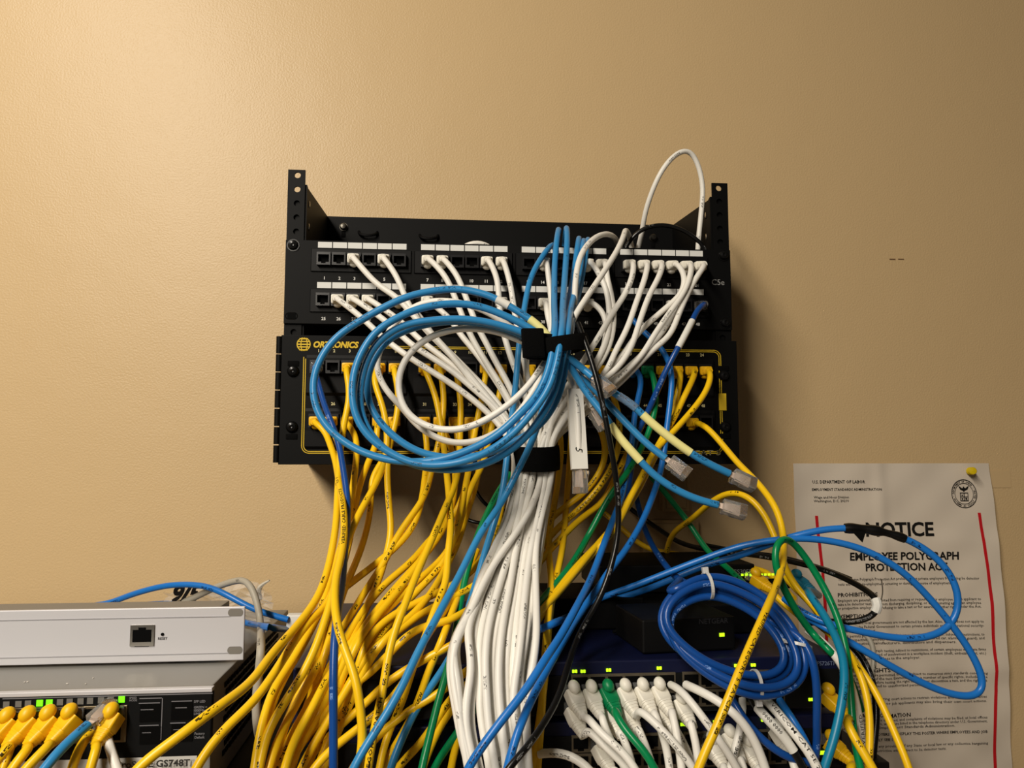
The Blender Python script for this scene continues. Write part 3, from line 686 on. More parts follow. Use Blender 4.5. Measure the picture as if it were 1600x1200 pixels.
for yb, x1, s in ((908, 1524, 'The Employee Polygraph Protection Act prohibits most private employers from using lie detector'), (915.5, 1484, 'tests either for pre-employment screening or during the course of employment.'),
    (941, 1527, 'Employers are generally prohibited from requiring or requesting any employee or job applicant to'), (947, 1527, 'take a lie detector test, and from discharging, disciplining, or discriminating against an employee'), (953, 1527, 'or prospective employee for refusing to take a test or for exercising other rights under the Act.'),
    (976.5, 1530, 'Federal, State and local governments are not affected by the law. Also, the law does not apply to'), (983, 1530, 'tests given by the Federal Government to certain private individuals engaged in national security-'), (989, 1370, 'related activities.'),
    (997, 1531, 'The Act permits polygraph tests to be administered in the private sector, subject to restrictions, to'), (1003, 1531, 'certain prospective employees of security service firms (armored car, alarm, and guard), and'), (1009, 1490, 'of pharmaceutical manufacturers, distributors and dispensers.'),
    (1021, 1533, 'The Act also permits polygraph testing, subject to restrictions, of certain employees of private firms'), (1027, 1533, 'who are reasonably suspected of involvement in a workplace incident (theft, embezzlement, etc.)'), (1033, 1436, 'that resulted in economic loss to the employer.'),
    (1058.5, 1534, 'Where polygraph tests are permitted, they are subject to numerous strict standards concerning'), (1064.5, 1534, 'the conduct and length of the test. Examinees have a number of specific rights, including the'), (1070.5, 1534, 'right to a written notice before testing, the right to refuse or discontinue a test, and the right not'), (1076.5, 1440, 'to have test results disclosed to unauthorized persons.'),
    (1097, 1535, 'The Secretary of Labor may bring court actions to restrain violations and assess civil penalties'), (1104, 1535, 'against violators. Employees or job applicants may also bring their own court actions.'),
    (1130.5, 1536, 'Additional information may be obtained, and complaints of violations may be filed, at local offices'), (1136.5, 1536, 'of the Wage and Hour Division, which are listed in the telephone directory under U.S. Government,'), (1142.5, 1488, 'Department of Labor, Employment Standards Administration.'),
    (1172, 1537, 'The law does not preempt any provision of any State or local law or any collective bargaining'), (1179, 1475, 'agreement which is more restrictive with respect to lie detector tests.')):
    ptext(bt, s, 1311-(yb-908)*.032, x1, yb, 4.3, .006)
bt.build('body_text', BINK, po, smooth=False)
for pts in ([(1276.5, 806), (1281, 850), (1286, 895), (1289, 936), (1292, 990), (1296, 1060), (1300, 1130), (1304, 1215)], [(1529, 801), (1533, 830), (1539, 880), (1546, 940), (1549, 990), (1552, 1030), (1555, 1080), (1555.5, 1130), (1557, 1200), (1557, 1215)]):
    L_ = []; rl = MB()
    for x, y in pts:
        q = pp(x, y); v = (za-q.z)/(za-zb); u = (q.x-.012*v*.3-xa)/(xb-xa); q.x -= .012*v*(u-.2); L_.append(q)
    for a, b in zip(L_, L_[1:]):
        n = 6
        for k in range(n):
            c1_, c2_ = a.lerp(b, k/n), a.lerp(b, (k+1)/n); H = Vector((.0020, 0, 0))
            rl.add([pw(c1_-H, .0006), pw(c2_-H, .0006), pw(c2_+H, .0006), pw(c1_+H, .0006)], [[0, 1, 2, 3]])
    rl.build('red_line', RED, po, smooth=False)
# round department seal: rings, ring lettering, eagle over a shield
se = MB(); cs = pp(1506.5, 771.5); rx = (pp(1526, 771.5)-cs).length; rz = (pp(1506.5, 749)-cs).length
def E_(t, q): return Vector((cs.x+math.cos(t)*rx*q, 0, cs.z+math.sin(t)*rz*q))
def ring(q0, q1):
    n = 40
    for k in range(n):
        t, t2 = 2*math.pi*k/n, 2*math.pi*(k+1)/n; se.add([pw(E_(t, q0), .0006), pw(E_(t, q1), .0006), pw(E_(t2, q1), .0006), pw(E_(t2, q0), .0006)], [[0, 1, 2, 3]])
ring(.94, 1); ring(.70, .74)
s = 'DEPARTMENT OF LABOR \u2022 UNITED STATES OF AMERICA \u2022 '
for k, ch in enumerate(s):
    if ch == ' ': continue
    t = math.pi*.98-2*math.pi*k/len(s); vs, fs_, w = glyphs(ch, .02, 0, 1, 1); h = rx*.13
    tv = Vector((math.sin(t)*rx, 0, -math.cos(t)*rz)).normalized(); nv_ = Vector((math.cos(t), 0, math.sin(t))); o = E_(t, .78)
    se.add([pw(o+tv*(x-w/2)*h+nv_*y*h, .0006) for x, y in vs], fs_)
def poly(pts): se.add([pw(Vector((cs.x+x*rx, 0, cs.z+y*rz)), .0006) for x, y in pts], [list(range(len(pts)))])
poly([(-.06, .15), (.06, .15), (.09, .4), (-.02, .52), (-.09, .38)]); poly([(-.07, .2), (-.08, .36), (-.42, .56), (-.3, .3)]); poly([(.07, .2), (.08, .36), (.42, .56), (.3, .3)])
for a in ((-.32, .08, .32, .03), (-.32, .03, -.27, -.5), (.27, .03, .32, -.5), (-.32, -.46, .32, -.52), (-.32, -.2, .32, -.24), (-.03, .03, .03, -.5)): poly([(a[0], a[3]), (a[2], a[3]), (a[2], a[1]), (a[0], a[1])])
poly([(-.2, -.06), (-.1, -.06), (-.1, -.16), (-.2, -.16)]); poly([(.08, -.28), (.22, -.28), (.22, -.42), (.08, -.42)]); poly([(-.22, -.3), (-.08, -.3), (-.12, -.42), (-.2, -.42)])
se.build('seal', BINK, po, smooth=False)
# push pin
p = P(1514, 736, .004); ax = Vector((-.34, -.9, .03)).normalized(); pn = thing('push_pin', p, 'translucent yellow push pin in the top right corner of the poster', 'push pin')
mb = MB(); mb.lathe(p+ax*.004, ax, [(0, .0008), (.0004, .0046), (.0022, .0050), (.0036, .0036), (.0058, .0027), (.0085, .0028), (.0105, .0042), (.0122, .0050), (.0136, .0042), (.0142, 0)], 20); mb.build('head', PINY, pn)
mb = MB(); mb.cyl(p-ax*.003, p+ax*.0045, .0005, n=8); mb.build('needle', STEEL, pn)
TP = mat('clear_tape', '#ccb084', .32, .4)
for i, (x0, y0, x1, y1) in enumerate(((1545, 735, 1578, 762),)):
    mb = MB(); a = P(x0, y1, .0); b = P(x1, y0, 0); mb.lo_hi((a.x, -.0006, a.z), (b.x, -.0001, b.z)); o = mb.build('tape_piece', TP, smooth=False); tag(o, 'piece of clear sticky tape on the wall beside the poster corner', 'tape')
# ================================================================== plastic bag behind the silver appliance
bg = thing('plastic_bag', (-.33, -.12, -.355), 'crumpled clear plastic bag with black marker writing behind the silver appliance', 'plastic bag')
FILM = mat('clear_film', (.95, .94, .93, 1), .06, .7, trans=0, coat=.5)
nt = FILM.node_tree; b = nt.nodes['Principled BSDF']; b.inputs['Alpha'].default_value = .30
rnd = random.Random(3); mb = MB(); n = 14; vs = []
for j in range(n+1):
    for i in range(n+1):
        q = P(258+i*11.8, 978-j*(3.6+1.6*math.sin(i*.45)**2), .125); q += Vector((rnd.uniform(-.003, .003), rnd.uniform(-.007, .007), rnd.uniform(-.003, .003))); q.z = max(q.z, -.3985); vs.append(q)
mb.add(vs, [[j*(n+1)+i, j*(n+1)+i+1, (j+1)*(n+1)+i+1, (j+1)*(n+1)+i] for j in range(n) for i in range(n)]); mb.build('film', FILM, bg, smooth=False)
tail = spline([P(404, 936, .115), P(402, 920, .12), P(410, 911, .125), P(421, 907, .128)], .003); mb = MB(); tube(mb, tail, .004, 6, rr=lambda i, n: .004*(1-.8*i/n)); mb.build('bag_corner', mat('bag_white', '#c8c2b4', .3), bg)
mb = MB(); text(mb, '9/5', P(268, 940, .140), .016, .05, .35, width=.03); mb.build('marker_writing', BINK, bg, smooth=False)
# ================================================================== white cables: ports -> neck strap -> hanging bundle
def DN(y):
    K = ((742, .262), (850, .305), (950, .355), (1000, .377), (1100, .397), (1200, .412))
    for (y0, d0), (y1, d1) in zip(K, K[1:]):
        if y <= y1: return d0+(d1-d0)*(y-y0)/(y1-y0)
    return .412
LOW = {(0, 0): '803,742 797,790 775,850 752,900 735,955 712,995 706,1015 714,1055 718,1110 722,1150 732,1200',
 (1, 0): '812,742 805,800 785,850 760,910 738,960 730,990 735,1020 737,1050 729,1090 727,1130 742,1200',
 (0, 1): '808,742 799,800 782,855 756,915 742,980 739,1020 743,1060 735,1100 738,1150 750,1200',
 (1, 1): '816,742 806,800 797,850 769,920 753,980 748,1020 752,1060 749,1100 756,1150 765,1200',
 (2, 0): '822,742 812,800 800,850 780,915 763,980 758,1030 760,1080 763,1130 774,1200',
 (2, 1): '827,742 818,800 806,860 788,930 773,990 768,1040 770,1090 776,1150 783,1200',
 (3, 0): '833,742 822,790 808,850 796,920 784,985 779,1040 780,1090 785,1140 791,1200',
 (3, 1): '838,742 828,800 815,860 804,930 794,1000 790,1050 792,1100 797,1150 800,1200',
 (4, 0): '846,742 826,800 801,840 773,880 751,920 731,965 713,1000 706,1040 715,1100 724,1150 737,1200',
 (4, 1): '843,742 836,800 821,860 812,930 805,1000 801,1060 806,1110 808,1160 812,1200',
 (5, 0): '852,742 845,790 831,850 821,920 815,985 807,1050 801,1090 808,1150 816,1200',
 (5, 1): '855,742 846,800 835,860 828,930 821,1000 812,1050 815,1110 819,1200',
 (6, 0): '862,742 850,790 838,850 837,900 838,950 838,1000 832,1045 824,1085 822,1120 826,1200',
 (6, 1): '858,742 851,800 842,860 832,930 826,970 815,1010 803,1040 800,1070 806,1110 820,1160 825,1200'}
def low(slot):
    c, r = slot; src = LOW[(c, r)] if r < 2 else LOW[(c, r-2)]; out = []
    for w in src.split():
        x, y = (float(q) for q in w.split(','))
        if r >= 2: x += (4 if c < 4 else -4)*(1 if r == 2 else -.5)
        dd = DN(y)-.0068*r+(.007 if slot == (4, 0) and 760 < y < 960 else 0)
        out.append('%.1f,%.1f,%.4f' % (x, y, dd))
    return ' '.join(out)
def neck(slot):
    c, r = slot; return '%.1f,%.1f,%.4f' % (805+9.2*c, 712, .262-.0068*r)
WHITE = [
 ('U26', (0, 0), '560,492,.195 582,512 600,529 645,562,.22 682,585 720,610 757,640 783,667,.25', 'lowest white strand crossing the left half'),
 ('U27', (1, 0), '580,485,.195 605,504 645,540,.215 677,560 707,580 745,612 780,645,.248', ''),
 ('U28', (1, 1), '610,490,.19 635,510 655,530,.205 700,565 750,610 787,652,.243', ''),
 ('U30', (0, 2), '645,482,.185 660,500 677,525,.195 720,568 790,648,.236', ''),
 ('U31', (1, 2), '690,487,.185 703,497 716,518,.195 750,560 800,640,.238', ''),
 ('U36', (2, 2), '805,480,.185 817,500,.19 822,540 822,600 822,660,.238', ''),
 ('U3', (0, 1), '590,445,.195 617,462 632,477 652,500 670,517 705,555,.225 745,605 782,655,.245', 'longest white strand, starting at upper left'),
 ('U5', (2, 0), '620,432,.195 632,462 645,487 662,512 695,545,.22 732,585 770,630 795,660,.252', ''),
 ('U7', (2, 1), '695,430,.195 707,455 717,480 727,505 741,535,.215 765,575 784,605 805,645,.246', ''),
 ('U8', (3, 0), '714,430,.195 727,462 737,487 747,514 757,530,.22 770,557 790,592 812,640,.252', ''),
 ('U11', (3, 1), '776,432,.195 780,470 783,505 790,532,.22 801,567 818,610 828,650,.246', ''),
 ('U12', (3, 2), '797,442,.195 803,480 809,517 818,560,.22 828,610 832,650,.24', ''),
 ('U14', (3, 3), '857,432,.185 862,480 858,540 845,600,.21 834,660,.236', 'beside the blue strands'),
 ('U38', (4, 2), '853,485,.188 861,512 862,560 852,620,.22 842,668,.24', ''),
 ('U41', (4, 1), '942,487,.188 948,515 937,560 905,605,.22 865,650 846,690,.25', ''),
 ('U46', (2, 3), '1052,490,.18 1035,520 1005,552 960,592,.21 890,640 838,690,.236', 'with a bare clear plug'),
 ('U17', (4, 0), '937,430,.195 949,457 952,485 951,517 940,550 915,590,.235 872,640 850,690,.258', ''),
 ('U18', (5, 1), '948,432,.195 955,460 959,490 957,520 948,550 920,592,.23 880,645 857,690,.25', ''),
 ('U19', (5, 0), '987,436,.20 975,462 955,492 938,522 914,560 888,602,.24 866,645 854,690,.258', ''),
 ('U20', (6, 1), '1007,437,.195 995,470 980,513 960,552 950,576,.23 920,612 880,655 860,690,.252', ''),
 ('U21', (6, 0), '1030,432,.20 1015,460 1002,495 985,545 965,575,.24 943,594 890,645 862,690,.26', ''),
 ('U22', (5, 2), '1071,434,.195 1066,457 1042,480 1000,517,.205 975,552 950,580,.225 910,620 858,690,.245', ''),
 ('U23', (6, 2), '1077,437,.20 1067,460 1045,490 1020,527,.215 1005,552 970,588,.232 910,640 862,690,.246', ''),
 ('U24', (6, 3), '1086,437,.195 1073,462 1058,497 1048,522,.21 1020,547 972,595,.225 915,645 862,692,.24', 'rightmost white strand of the top row')]
for pn_, slot, path, extra in WHITE:
    lab = 'white cable in upper-panel port %s, strapped into the hanging white bundle' % pn_[1:]
    if extra: lab = 'white cable in upper-panel port %s, %s' % (pn_[1:], extra)
    cable('patch_cable', lab, JW, path+' '+neck(slot)+' '+low(slot), group='white patch cables of the hanging bundle', start=pn_, bm_=WBOOT, clear=True)
# two white cables that come over the top edge from behind
for lab, slot, path in (('white cable with a sharp peak over the panel edge, right of the blue strands', (5, 3), '992,420,.09 985,375,.11 978,360,.145 974,370,.178 965,390,.20 942,427,.23 920,460,.25 895,500,.265 872,560,.262 856,640,.25 855,690,.242'),
                        ('white cable bowing over the panel edge in a small arc beside the blue strands', (4, 3), '985,425,.09 968,385,.12 958,369,.15 942,366,.175 920,380,.20 905,405,.215 899,440,.225 897,480,.232 885,550,.235 860,630,.235 848,690,.236')):
    cable('patch_cable', lab, JW, path+' '+neck(slot)+' '+low(slot), group='white patch cables of the hanging bundle', clear=True)
cable('network_cable', 'white cable rising in a tall free loop above the right end of the panel', JW, '960,470,.10 985,420,.10 1000,378,.115 1010,325,.135 1035,265,.15 1060,238,.15 1078,234,.147 1090,255,.144 1098,290,.141 1096,330,.14 1091,380,.138 1089,440,.13', r=.0029)
cable('network_cable', 'short white cable end arching just above the panel label strip of ports 9 and 10', JW, '712,400,.13 722,384,.136 735,379,.138 752,379,.138 768,385,.136 776,400,.13', r=.0028)
cable('power_cable', 'black cord arching just above the label strips at the right end of the upper panel', JK, '965,420,.12 982,378,.13 1005,357,.135 1035,351,.137 1065,358,.139 1088,373,.14 1103,390,.14 1106,430,.13', r=.0024)
# neck strap
def strap(name, label, cx, cy, d, rx, ry, hz, tilt=0, m=VEL):
    c = P(cx, cy, d); M = Matrix.Rotation(tilt, 3, 'Y'); mb = MB(); rings = []
    prof = [(0, -hz), (.0016, -hz), (.0022, -hz*.6), (.0022, hz*.6), (.0016, hz), (0, hz), (-.0006, hz*.5), (-.0006, -hz*.5)]
    n = 40; vs = []
    for k in range(n):
        t = 2*math.pi*k/n; w = 1+.02*math.sin(3*t)
        for o, z in prof: vs.append(c+M @ Vector((math.cos(t)*(rx+o)*w, math.sin(t)*(ry+o)*w, z+.0008*math.sin(2*t+1))))
    q = len(prof); fs = [[k*q+i, k*q+(i+1) % q, ((k+1) % n)*q+(i+1) % q, ((k+1) % n)*q+i] for k in range(n) for i in range(q)]
    mb.add(vs, fs)
    return mb, c, M
mb, c, M = strap('', '', 834, 717, .2515, .0225, .0190, .0112, -.03); o = mb.build('cable_strap', VEL, ang=60); tag(o, 'black hook-and-loop strap tied round the neck of the white bundle', 'cable strap')

# ================================================================== blue spare cables, coiled and strapped
SP = 'light blue spare cables coiled in front of the panels'
def spare(label, top, loop, out, labels=(), d0=.30):
    path = top+' '+loop+' '+out
    root, c = cable('spare_cable', label, JB, path, group=SP, end=Vector((0, -1, .6)), r=.0031)
    for a, b, m in labels: sleeve(root, c, a, b, .0036, m)
    return root, c
AT = '862,425,.11 868,385,.12 873,358,.148 870,375,.18 867,410,.195 866,470,.25 866,525,.325'
BT_ = '876,425,.11 882,385,.12 885,355,.15 886,378,.182 884,410,.20 880,470,.255 877,525,.33'
C1 = '905,425,.11 909,392,.125 912,375,.148 910,390,.178 905,430,.195 892,480,.25 886,525,.325'
C2_ = '912,425,.10 917,392,.12 919,373,.143 916,390,.172 908,440,.19 896,490,.245 890,528,.318'
spare('light blue spare cable making the widest ring at left, plug hanging lowest', AT,
 '858,575,.335 838,620 812,647,.345 782,676 745,698 707,713,.345 670,721 632,722 595,716 560,704,.335 532,687 510,667 495,642 489,615,.325 490,587 502,557 525,527 570,497,.315 600,480 640,462 680,454 715,451,.31 745,456 775,466 795,478 822,494,.318 845,512 868,540,.322',
 '893,575,.315 915,612,.315 942,645,.32 958,670,.325 975,692 997,716,.33 1020,741 1050,762,.335 1085,779 1122,789,.34', [((774, 466, .35), (789, 475, .35), WLAB), ((828, 500, .35), (842, 510, .35), YLAB), ((852, 519, .35), (861, 530, .35), YLAB), ((955, 664, .7), (996, 715, .7), YLAB)])
spare('light blue spare cable ringing just inside the widest one, clear plug at far right', BT_,
 '868,575,.34 855,612 835,640,.345 805,675 770,702 735,718,.35 690,727 645,724 605,705,.34 575,682 555,650 550,620,.335 552,585 566,548 590,515 620,497,.325 645,485 682,476 720,474,.32 745,477 782,490 820,508,.322 852,528 872,545,.326',
 '897,565,.32 925,588,.32 960,615,.325 990,633,.33 1004,648 1035,675,.335 1072,703 1100,721,.34 1140,740,.34', [((968, 620, .7), (988, 632, .7), CLEAR), ((1004, 648, .7), (1074, 705, .7), YLAB)])
spare('light blue spare cable in the inner ring, clear plug below the long yellow label', C1,
 '876,575,.33 866,615 845,652,.335 820,685 785,712 740,730,.34 690,734 640,724 600,702,.332 574,672 562,635 565,590,.325 580,548 607,520 640,505,.32 670,501 710,498 750,501,.32 785,509 818,520 850,535,.318 872,552,.312',
 '897,582,.305 930,608,.305 960,642,.31 985,668,.315 1012,695,.32 1040,716,.325')
spare('light blue spare cable in the innermost ring, its clear plug nearest the strap', C2_,
 '882,578,.322 878,605 860,645,.322 835,672 800,692 750,712,.322 710,716 665,710 628,692,.318 595,662 577,632 573,600,.312 580,568 604,532 640,514,.308 680,504 720,502 760,506,.31 800,517 850,540,.308 872,556,.304',
 '892,562,.31 908,574,.318 926,589,.325')
cable('patch_cable', 'light blue cable running down from the strap left of the white bundle', JB, '900,425,.10 903,390,.125 905,371,.147 902,388,.176 896,430,.195 885,490,.25 876,545,.30 866,590,.31 848,640,.31 832,688,.305 806,742,.305 787,780,.31 750,835,.33 720,895,.35 685,960,.375 650,1025,.395 625,1080,.41 595,1130,.42 552,1200,.43')
cable('patch_cable', 'blue cable leaving the panel top at left of the strands and dropping behind the coil', JB, '872,430,.11 870,400,.125 866,383,.15 860,384,.172 848,400,.185 830,432,.20 818,490,.22 811,540,.235 806,600,.25 800,650,.265 792,715,.28 787,760,.29 779,795,.30 768,830,.305 755,872,.305 744,912,.31 733,945,.31 722,985,.315 700,1035,.325 675,1070,.335 652,1105,.345 630,1150,.36 610,1200,.37', clear=True)
# white coil cables
r_, c_ = cable('spare_cable', 'white spare cable making the smaller inner ring, plug in a paper sleeve below the strap', JW, '845,545,.30 820,535,.30 800,527,.305 782,519,.305 745,513,.305 707,515 670,527,.30 645,545 630,565 622,592,.30 624,620 635,645 657,662,.305 690,672 720,671,.315 752,660 782,642 807,622,.32 830,598 846,574,.315 862,552,.30 872,560,.285 880,575,.285 892,592,.295 899,612,.305 903,660,.312 905,728,.315', r=.0029, end=Vector((-.9, -.5, 0)), group='white coiled cables')
n = len(c_); k0 = max(i for i in range(n) if c_[i].z > P(899, 614, .305).z and i > n*.8); a = c_[k0]; b = c_[-1]
mb = MB(); d_ = (b-a).normalized(); u_ = Vector((1, 0, 0)); u_ = (u_-d_*u_.dot(d_)).normalized(); w_2 = d_.cross(u_)
mb.loft([[p+u_*(x*s)+w_2*y for x, y in ((-.0068, -.0038), (.0068, -.0036), (.0072, 0), (.0068, .0037), (-.0068, .0039), (-.0072, 0))] for p, s in ((a-d_*.002, .92), (a.lerp(b, .4), 1), (a.lerp(b, .8), 1.02), (b+d_*.003, 1))]); mb.build('paper_sleeve', WLAB, r_, ang=40)
mb = MB(); 
text(mb, '5', a.lerp(b, .75)+Vector((-.003, -.0048, 0)), .006, 0, .3, ax=(Vector((0, 0, -1)), Vector((1, 0, 0)))); mb.build('pen_mark', BINK, r_, smooth=False)
cable('spare_cable', 'white spare cable making the larger outer ring, clear plug right of the paper sleeve', JW, '850,535,.29 812,520,.285 765,489,.28 735,477,.275 700,470,.27 672,470,.265 645,480 620,500 602,528,.262 592,550 587,570 592,589,.262 607,615 632,640 648,662 670,678,.27 700,691 732,692,.285 762,684 788,668,.295 815,640 840,600,.295 858,570,.285 880,578,.28 905,605,.285 925,636,.29', r=.0029, end=Vector((.2, -.8, .6)), group='white coiled cables')
# upper strap: flat wrap plus a loose folded tab
mb, c, M = strap('', '', 873, 541, .312, .0245, .0225, .0066, -.18); p = P(833, 536, .335)
mb.box(p, (.0098, .0022, .0125), Matrix.Rotation(-.06, 3, 'Y') @ Matrix.Rotation(.2, 3, 'Z'), .0018); mb.box(p+Vector((.006, .006, -.002)), (.012, .002, .0115), Matrix.Rotation(.35, 3, 'Z'), .0015)
o = mb.build('cable_strap', VEL, ang=60); tag(o, 'black hook-and-loop strap with a loose tab holding the blue coil together', 'cable strap')

# ================================================================== yellow cables of the lower panel
YG = 'yellow patch cables of the lower panel'
YEL = [
 ('L3', 'sweeping furthest left across the charcoal switch', '546,617,.195 538,660,.205 532,700,.22 528,760,.25 524,827,.285 512,890,.31 498,930,.33 477,962,.35 450,994,.375 425,1022,.40 390,1068,.43 336,1108,.46 282,1149,.475 242,1178,.48 212,1202,.485'),
 ('L27', 'second sweeping left beside the charcoal switch', '552,672,.19 557,690 556,725,.215 550,770,.24 543,820,.27 531,880,.30 515,938,.325 482,972,.35 457,1006,.37 430,1050,.39 393,1100,.415 350,1140,.43 306,1200,.445'),
 ('L31', 'bowing far left from the middle of the panel', '667,690,.19 667,710 664,745,.215 658,785,.235 646,822,.25 622,852,.26 595,875 560,902,.28 534,922,.295 505,947,.31 482,987,.33 455,1035,.35 430,1072,.37 412,1122,.39 398,1200,.41'),
 ('L5', 'with a broad S bend below the panel', '583,594,.195 590,612 600,643,.205 605,682 601,722,.22 582,765,.245 560,805,.27 543,845,.29 528,895,.32 514,950,.345 493,1012,.365 475,1050 445,1097,.385 420,1140 405,1200,.41'),
 ('L6', 'hanging near vertical below the blue coil', '623,620,.195 617,665 608,697,.21 605,735,.225 607,780,.24 611,832,.255 603,870,.265 590,910,.285 570,955,.31 550,995,.33 530,1030,.345 510,1062,.36 488,1106,.38 465,1146,.39 445,1200,.41'),
 ('L8', 'close beside the strand from port 31', '694,620,.195 691,660 684,700,.21 673,738,.22 667,768,.23 649,798,.245 624,832,.255 611,858 594,890,.275 574,918 552,955,.30 530,990,.325 507,1022,.345 490,1052 462,1102,.37 437,1150,.39 420,1200,.405'),
 ('L7', 'hanging straight and in front below the coil', '680,617,.195 687,652 692,685,.21 697,730,.235 702,782,.265 704,832,.29 699,872,.305 697,910,.32 682,946,.335 670,978,.345 655,1022,.355 640,1052,.36 610,1095,.365 570,1130,.37 525,1165,.38 490,1200,.39'),
 ('L9', 'with dark lettering, crossing the lower left in front', '717,605,.195 720,632 719,675,.205 717,722,.225 710,760,.25 697,790,.275 682,826,.30 662,872,.325 645,912,.345 632,947,.36 617,985,.37 605,1032,.38 599,1075,.385 590,1115,.39 584,1145,.395 575,1200,.40'),
 ('L34', 'running behind the others to the lower left', '737,690,.185 737,705 731,742,.205 718,792,.22 700,816,.225 672,842,.235 645,876,.25 612,903,.265 588,927,.28 560,966,.305 535,1008,.325 507,1058,.345 480,1105,.36 455,1150,.375 432,1200,.39'),
 ('L11', 'with a twist just below the panel edge', '755,610,.19 748,645 741,680,.205 733,730,.225 723,780,.245 714,820,.26 704,862,.27 682,893,.28 660,915,.29 632,945,.30 600,985,.32 570,1030,.34 540,1080,.355 510,1130,.37 470,1200,.385'),
 ('L12', 'left of the blue cable dropping behind the coil', '782,610,.19 774,645 765,682,.205 754,728,.22 737,758,.235 725,792,.245 717,825,.25 700,862,.26 670,893,.27 640,917,.28 612,947,.29 582,972,.305 550,1000,.32 520,1050,.335 490,1110,.35 455,1200,.37'),
 ('L25', 'thick and frontmost, crossing the lower left almost vertically', '505,668,.185 514,690,.195 523,716,.215 530,755,.25 536,790,.28 538,832,.31 533,870,.335 524,908,.36 523,945,.38 528,982,.395 540,1018,.405 556,1062,.415 565,1125,.42 567,1162 560,1200,.425'),
 ('L26', 'tucked behind the strand from port 25', '528,690,.185 534,720,.195 541,765,.215 537,835,.245 518,900,.28 502,950,.305 472,1010,.335 442,1062,.36 418,1120,.385 402,1200,.40'),
 ('L29', 'dropping left of the broad S bend', '590,690,.185 575,722,.20 560,765,.22 553,805,.235 545,850,.25 530,905,.275 512,960,.305 500,1010,.325 480,1060,.345 450,1120,.365 428,1200,.39'),
 ('L30', 'passing behind the broad S bend', '613,692,.185 600,718,.195 581,745,.205 580,785,.215 572,832,.23 555,882,.25 540,915,.265 524,965,.29 510,1015,.315 492,1070,.335 470,1130,.355 440,1200,.38'),
 ('L32', 'half hidden by the blue coil bottom', '703,690,.185 708,712 712,740,.20 708,785,.215 692,830,.225 662,870,.235 630,905,.25 600,940,.27 565,985,.295 540,1030,.315 515,1085,.335 478,1150,.36 450,1200,.375'),
 ('L33', 'hidden behind the strand from port 9', '716,690,.183 714,725,.195 708,775,.21 690,825,.22 668,858,.23 640,900,.245 617,930,.255 590,960,.27 562,1000,.295 540,1045,.315 522,1095,.33 500,1150,.345 480,1200,.36'),
 ('L35', 'with short diagonal run beside the white bundle', '757,690,.183 750,722,.195 742,765,.205 730,800,.21 715,850,.22 695,890,.23 672,930,.245 640,965,.26 605,995,.28 575,1035,.30 555,1080,.32 530,1140,.345 505,1200,.365'),
 ('L13', 'passing behind the white bundle and curling left', '830,600,.185 822,650 805,700,.19 790,760 775,830,.20 752,875,.21 722,905,.23 682,927,.25 640,947,.27 605,967,.285 580,992,.30 564,1022,.315 556,1060,.325 540,1100,.335 517,1150,.35 495,1200,.365'),
 ('L17', 'running behind the paper-sleeved plug and white bundle', '915,600,.185 925,640 945,690,.20 944,725,.21 925,757 905,777,.215 875,797 850,822,.21 815,860,.205 775,890 742,915,.22 687,944,.245 650,964,.265 620,988,.28 590,1008,.295 560,1045,.315 530,1095,.335 500,1150,.35 470,1200,.37'),
 ('L18', 'with dark lettering right of the white bundle', '950,600,.185 966,640 968,690,.20 963,712,.21 951,740 930,770,.22 900,800 870,826,.215 840,862,.205 800,905 745,945,.21 700,970,.235 665,978,.25 640,990,.265 600,1030,.29 575,1055,.305 535,1082,.325 517,1105,.335 480,1150,.35 452,1190,.365 440,1205,.37'),
 ('L21', 'beside the green plug, falling behind the white bundle', '1027,610,.185 1010,650 985,700,.195 960,748,.205 942,786 912,806,.21 887,830 862,856,.205 820,905,.195 760,960,.20 720,1000,.22 682,1020,.24 642,1042,.26 605,1066,.28 570,1100,.30 540,1126,.315 515,1150,.33 487,1178,.345 470,1200,.35'),
 ('L22', 'third from the right end, half behind the blue strands', '1060,610,.19 1056,630 1049,650 1035,690,.205 1015,730,.215 992,775,.225 965,815,.23 930,855,.225 890,905,.215 850,950,.205 800,1000,.20 740,1040,.215 690,1080,.235 640,1110,.26 590,1150,.285 550,1200,.31'),
 ('L23', 'second from the right end', '1078,602,.195 1068,622 1052,656,.21 1033,688 1017,716,.225 996,757 980,785,.24 960,822,.245 930,855,.24 895,892,.23 852,948,.215 800,1010,.205 740,1062,.22 705,1090,.24 680,1130,.26 650,1170,.28 620,1200,.30'),
 ('L24', 'rightmost of the upper yellow row', '1109,600,.195 1097,622 1067,658,.215 1047,680 1020,707,.23 1005,742 982,782,.25 968,815,.258 945,846,.258 915,876,.25 895,901,.24 870,926,.23 845,962,.22 800,1025,.21 750,1060,.225 700,1115,.25 680,1150,.27 660,1200,.29')]
for pn_, extra, path in YEL:
    tx = {'L9': ('VERIFIED CATEGORY 5 PATCH', .93, True), 'L25': ('VERIFIED CABLE PRODUCTS', .44, True), 'L18': ('VERIFIED CATEGORY 5 PATCH', .33, True)}.get(pn_)
    cable('patch_cable', 'yellow cable in lower-panel port %s, %s' % (pn_[1:], extra), JY, path, group=YG, start=pn_, bm_=YBOOT, text_=tx, r=.0031, clear=True)
cable('patch_cable', 'yellow cable in lower-panel port 47, lettered, crossing the navy coil in front', JY, '1100,664,.195 1108,671,.20 1130,696,.215 1155,726,.235 1175,745,.25 1195,768,.27 1212,793,.285 1221,820,.295 1225,848,.305 1223,880,.33 1213,915,.36 1195,957,.395 1162,1032,.42 1140,1087,.43 1117,1142,.435 1088,1208,.44', group=YG, start='L47', bm_=YBOOT, text_=('VERIFIED CATEGORY 5 PATCH', .60, False), r=.0031)
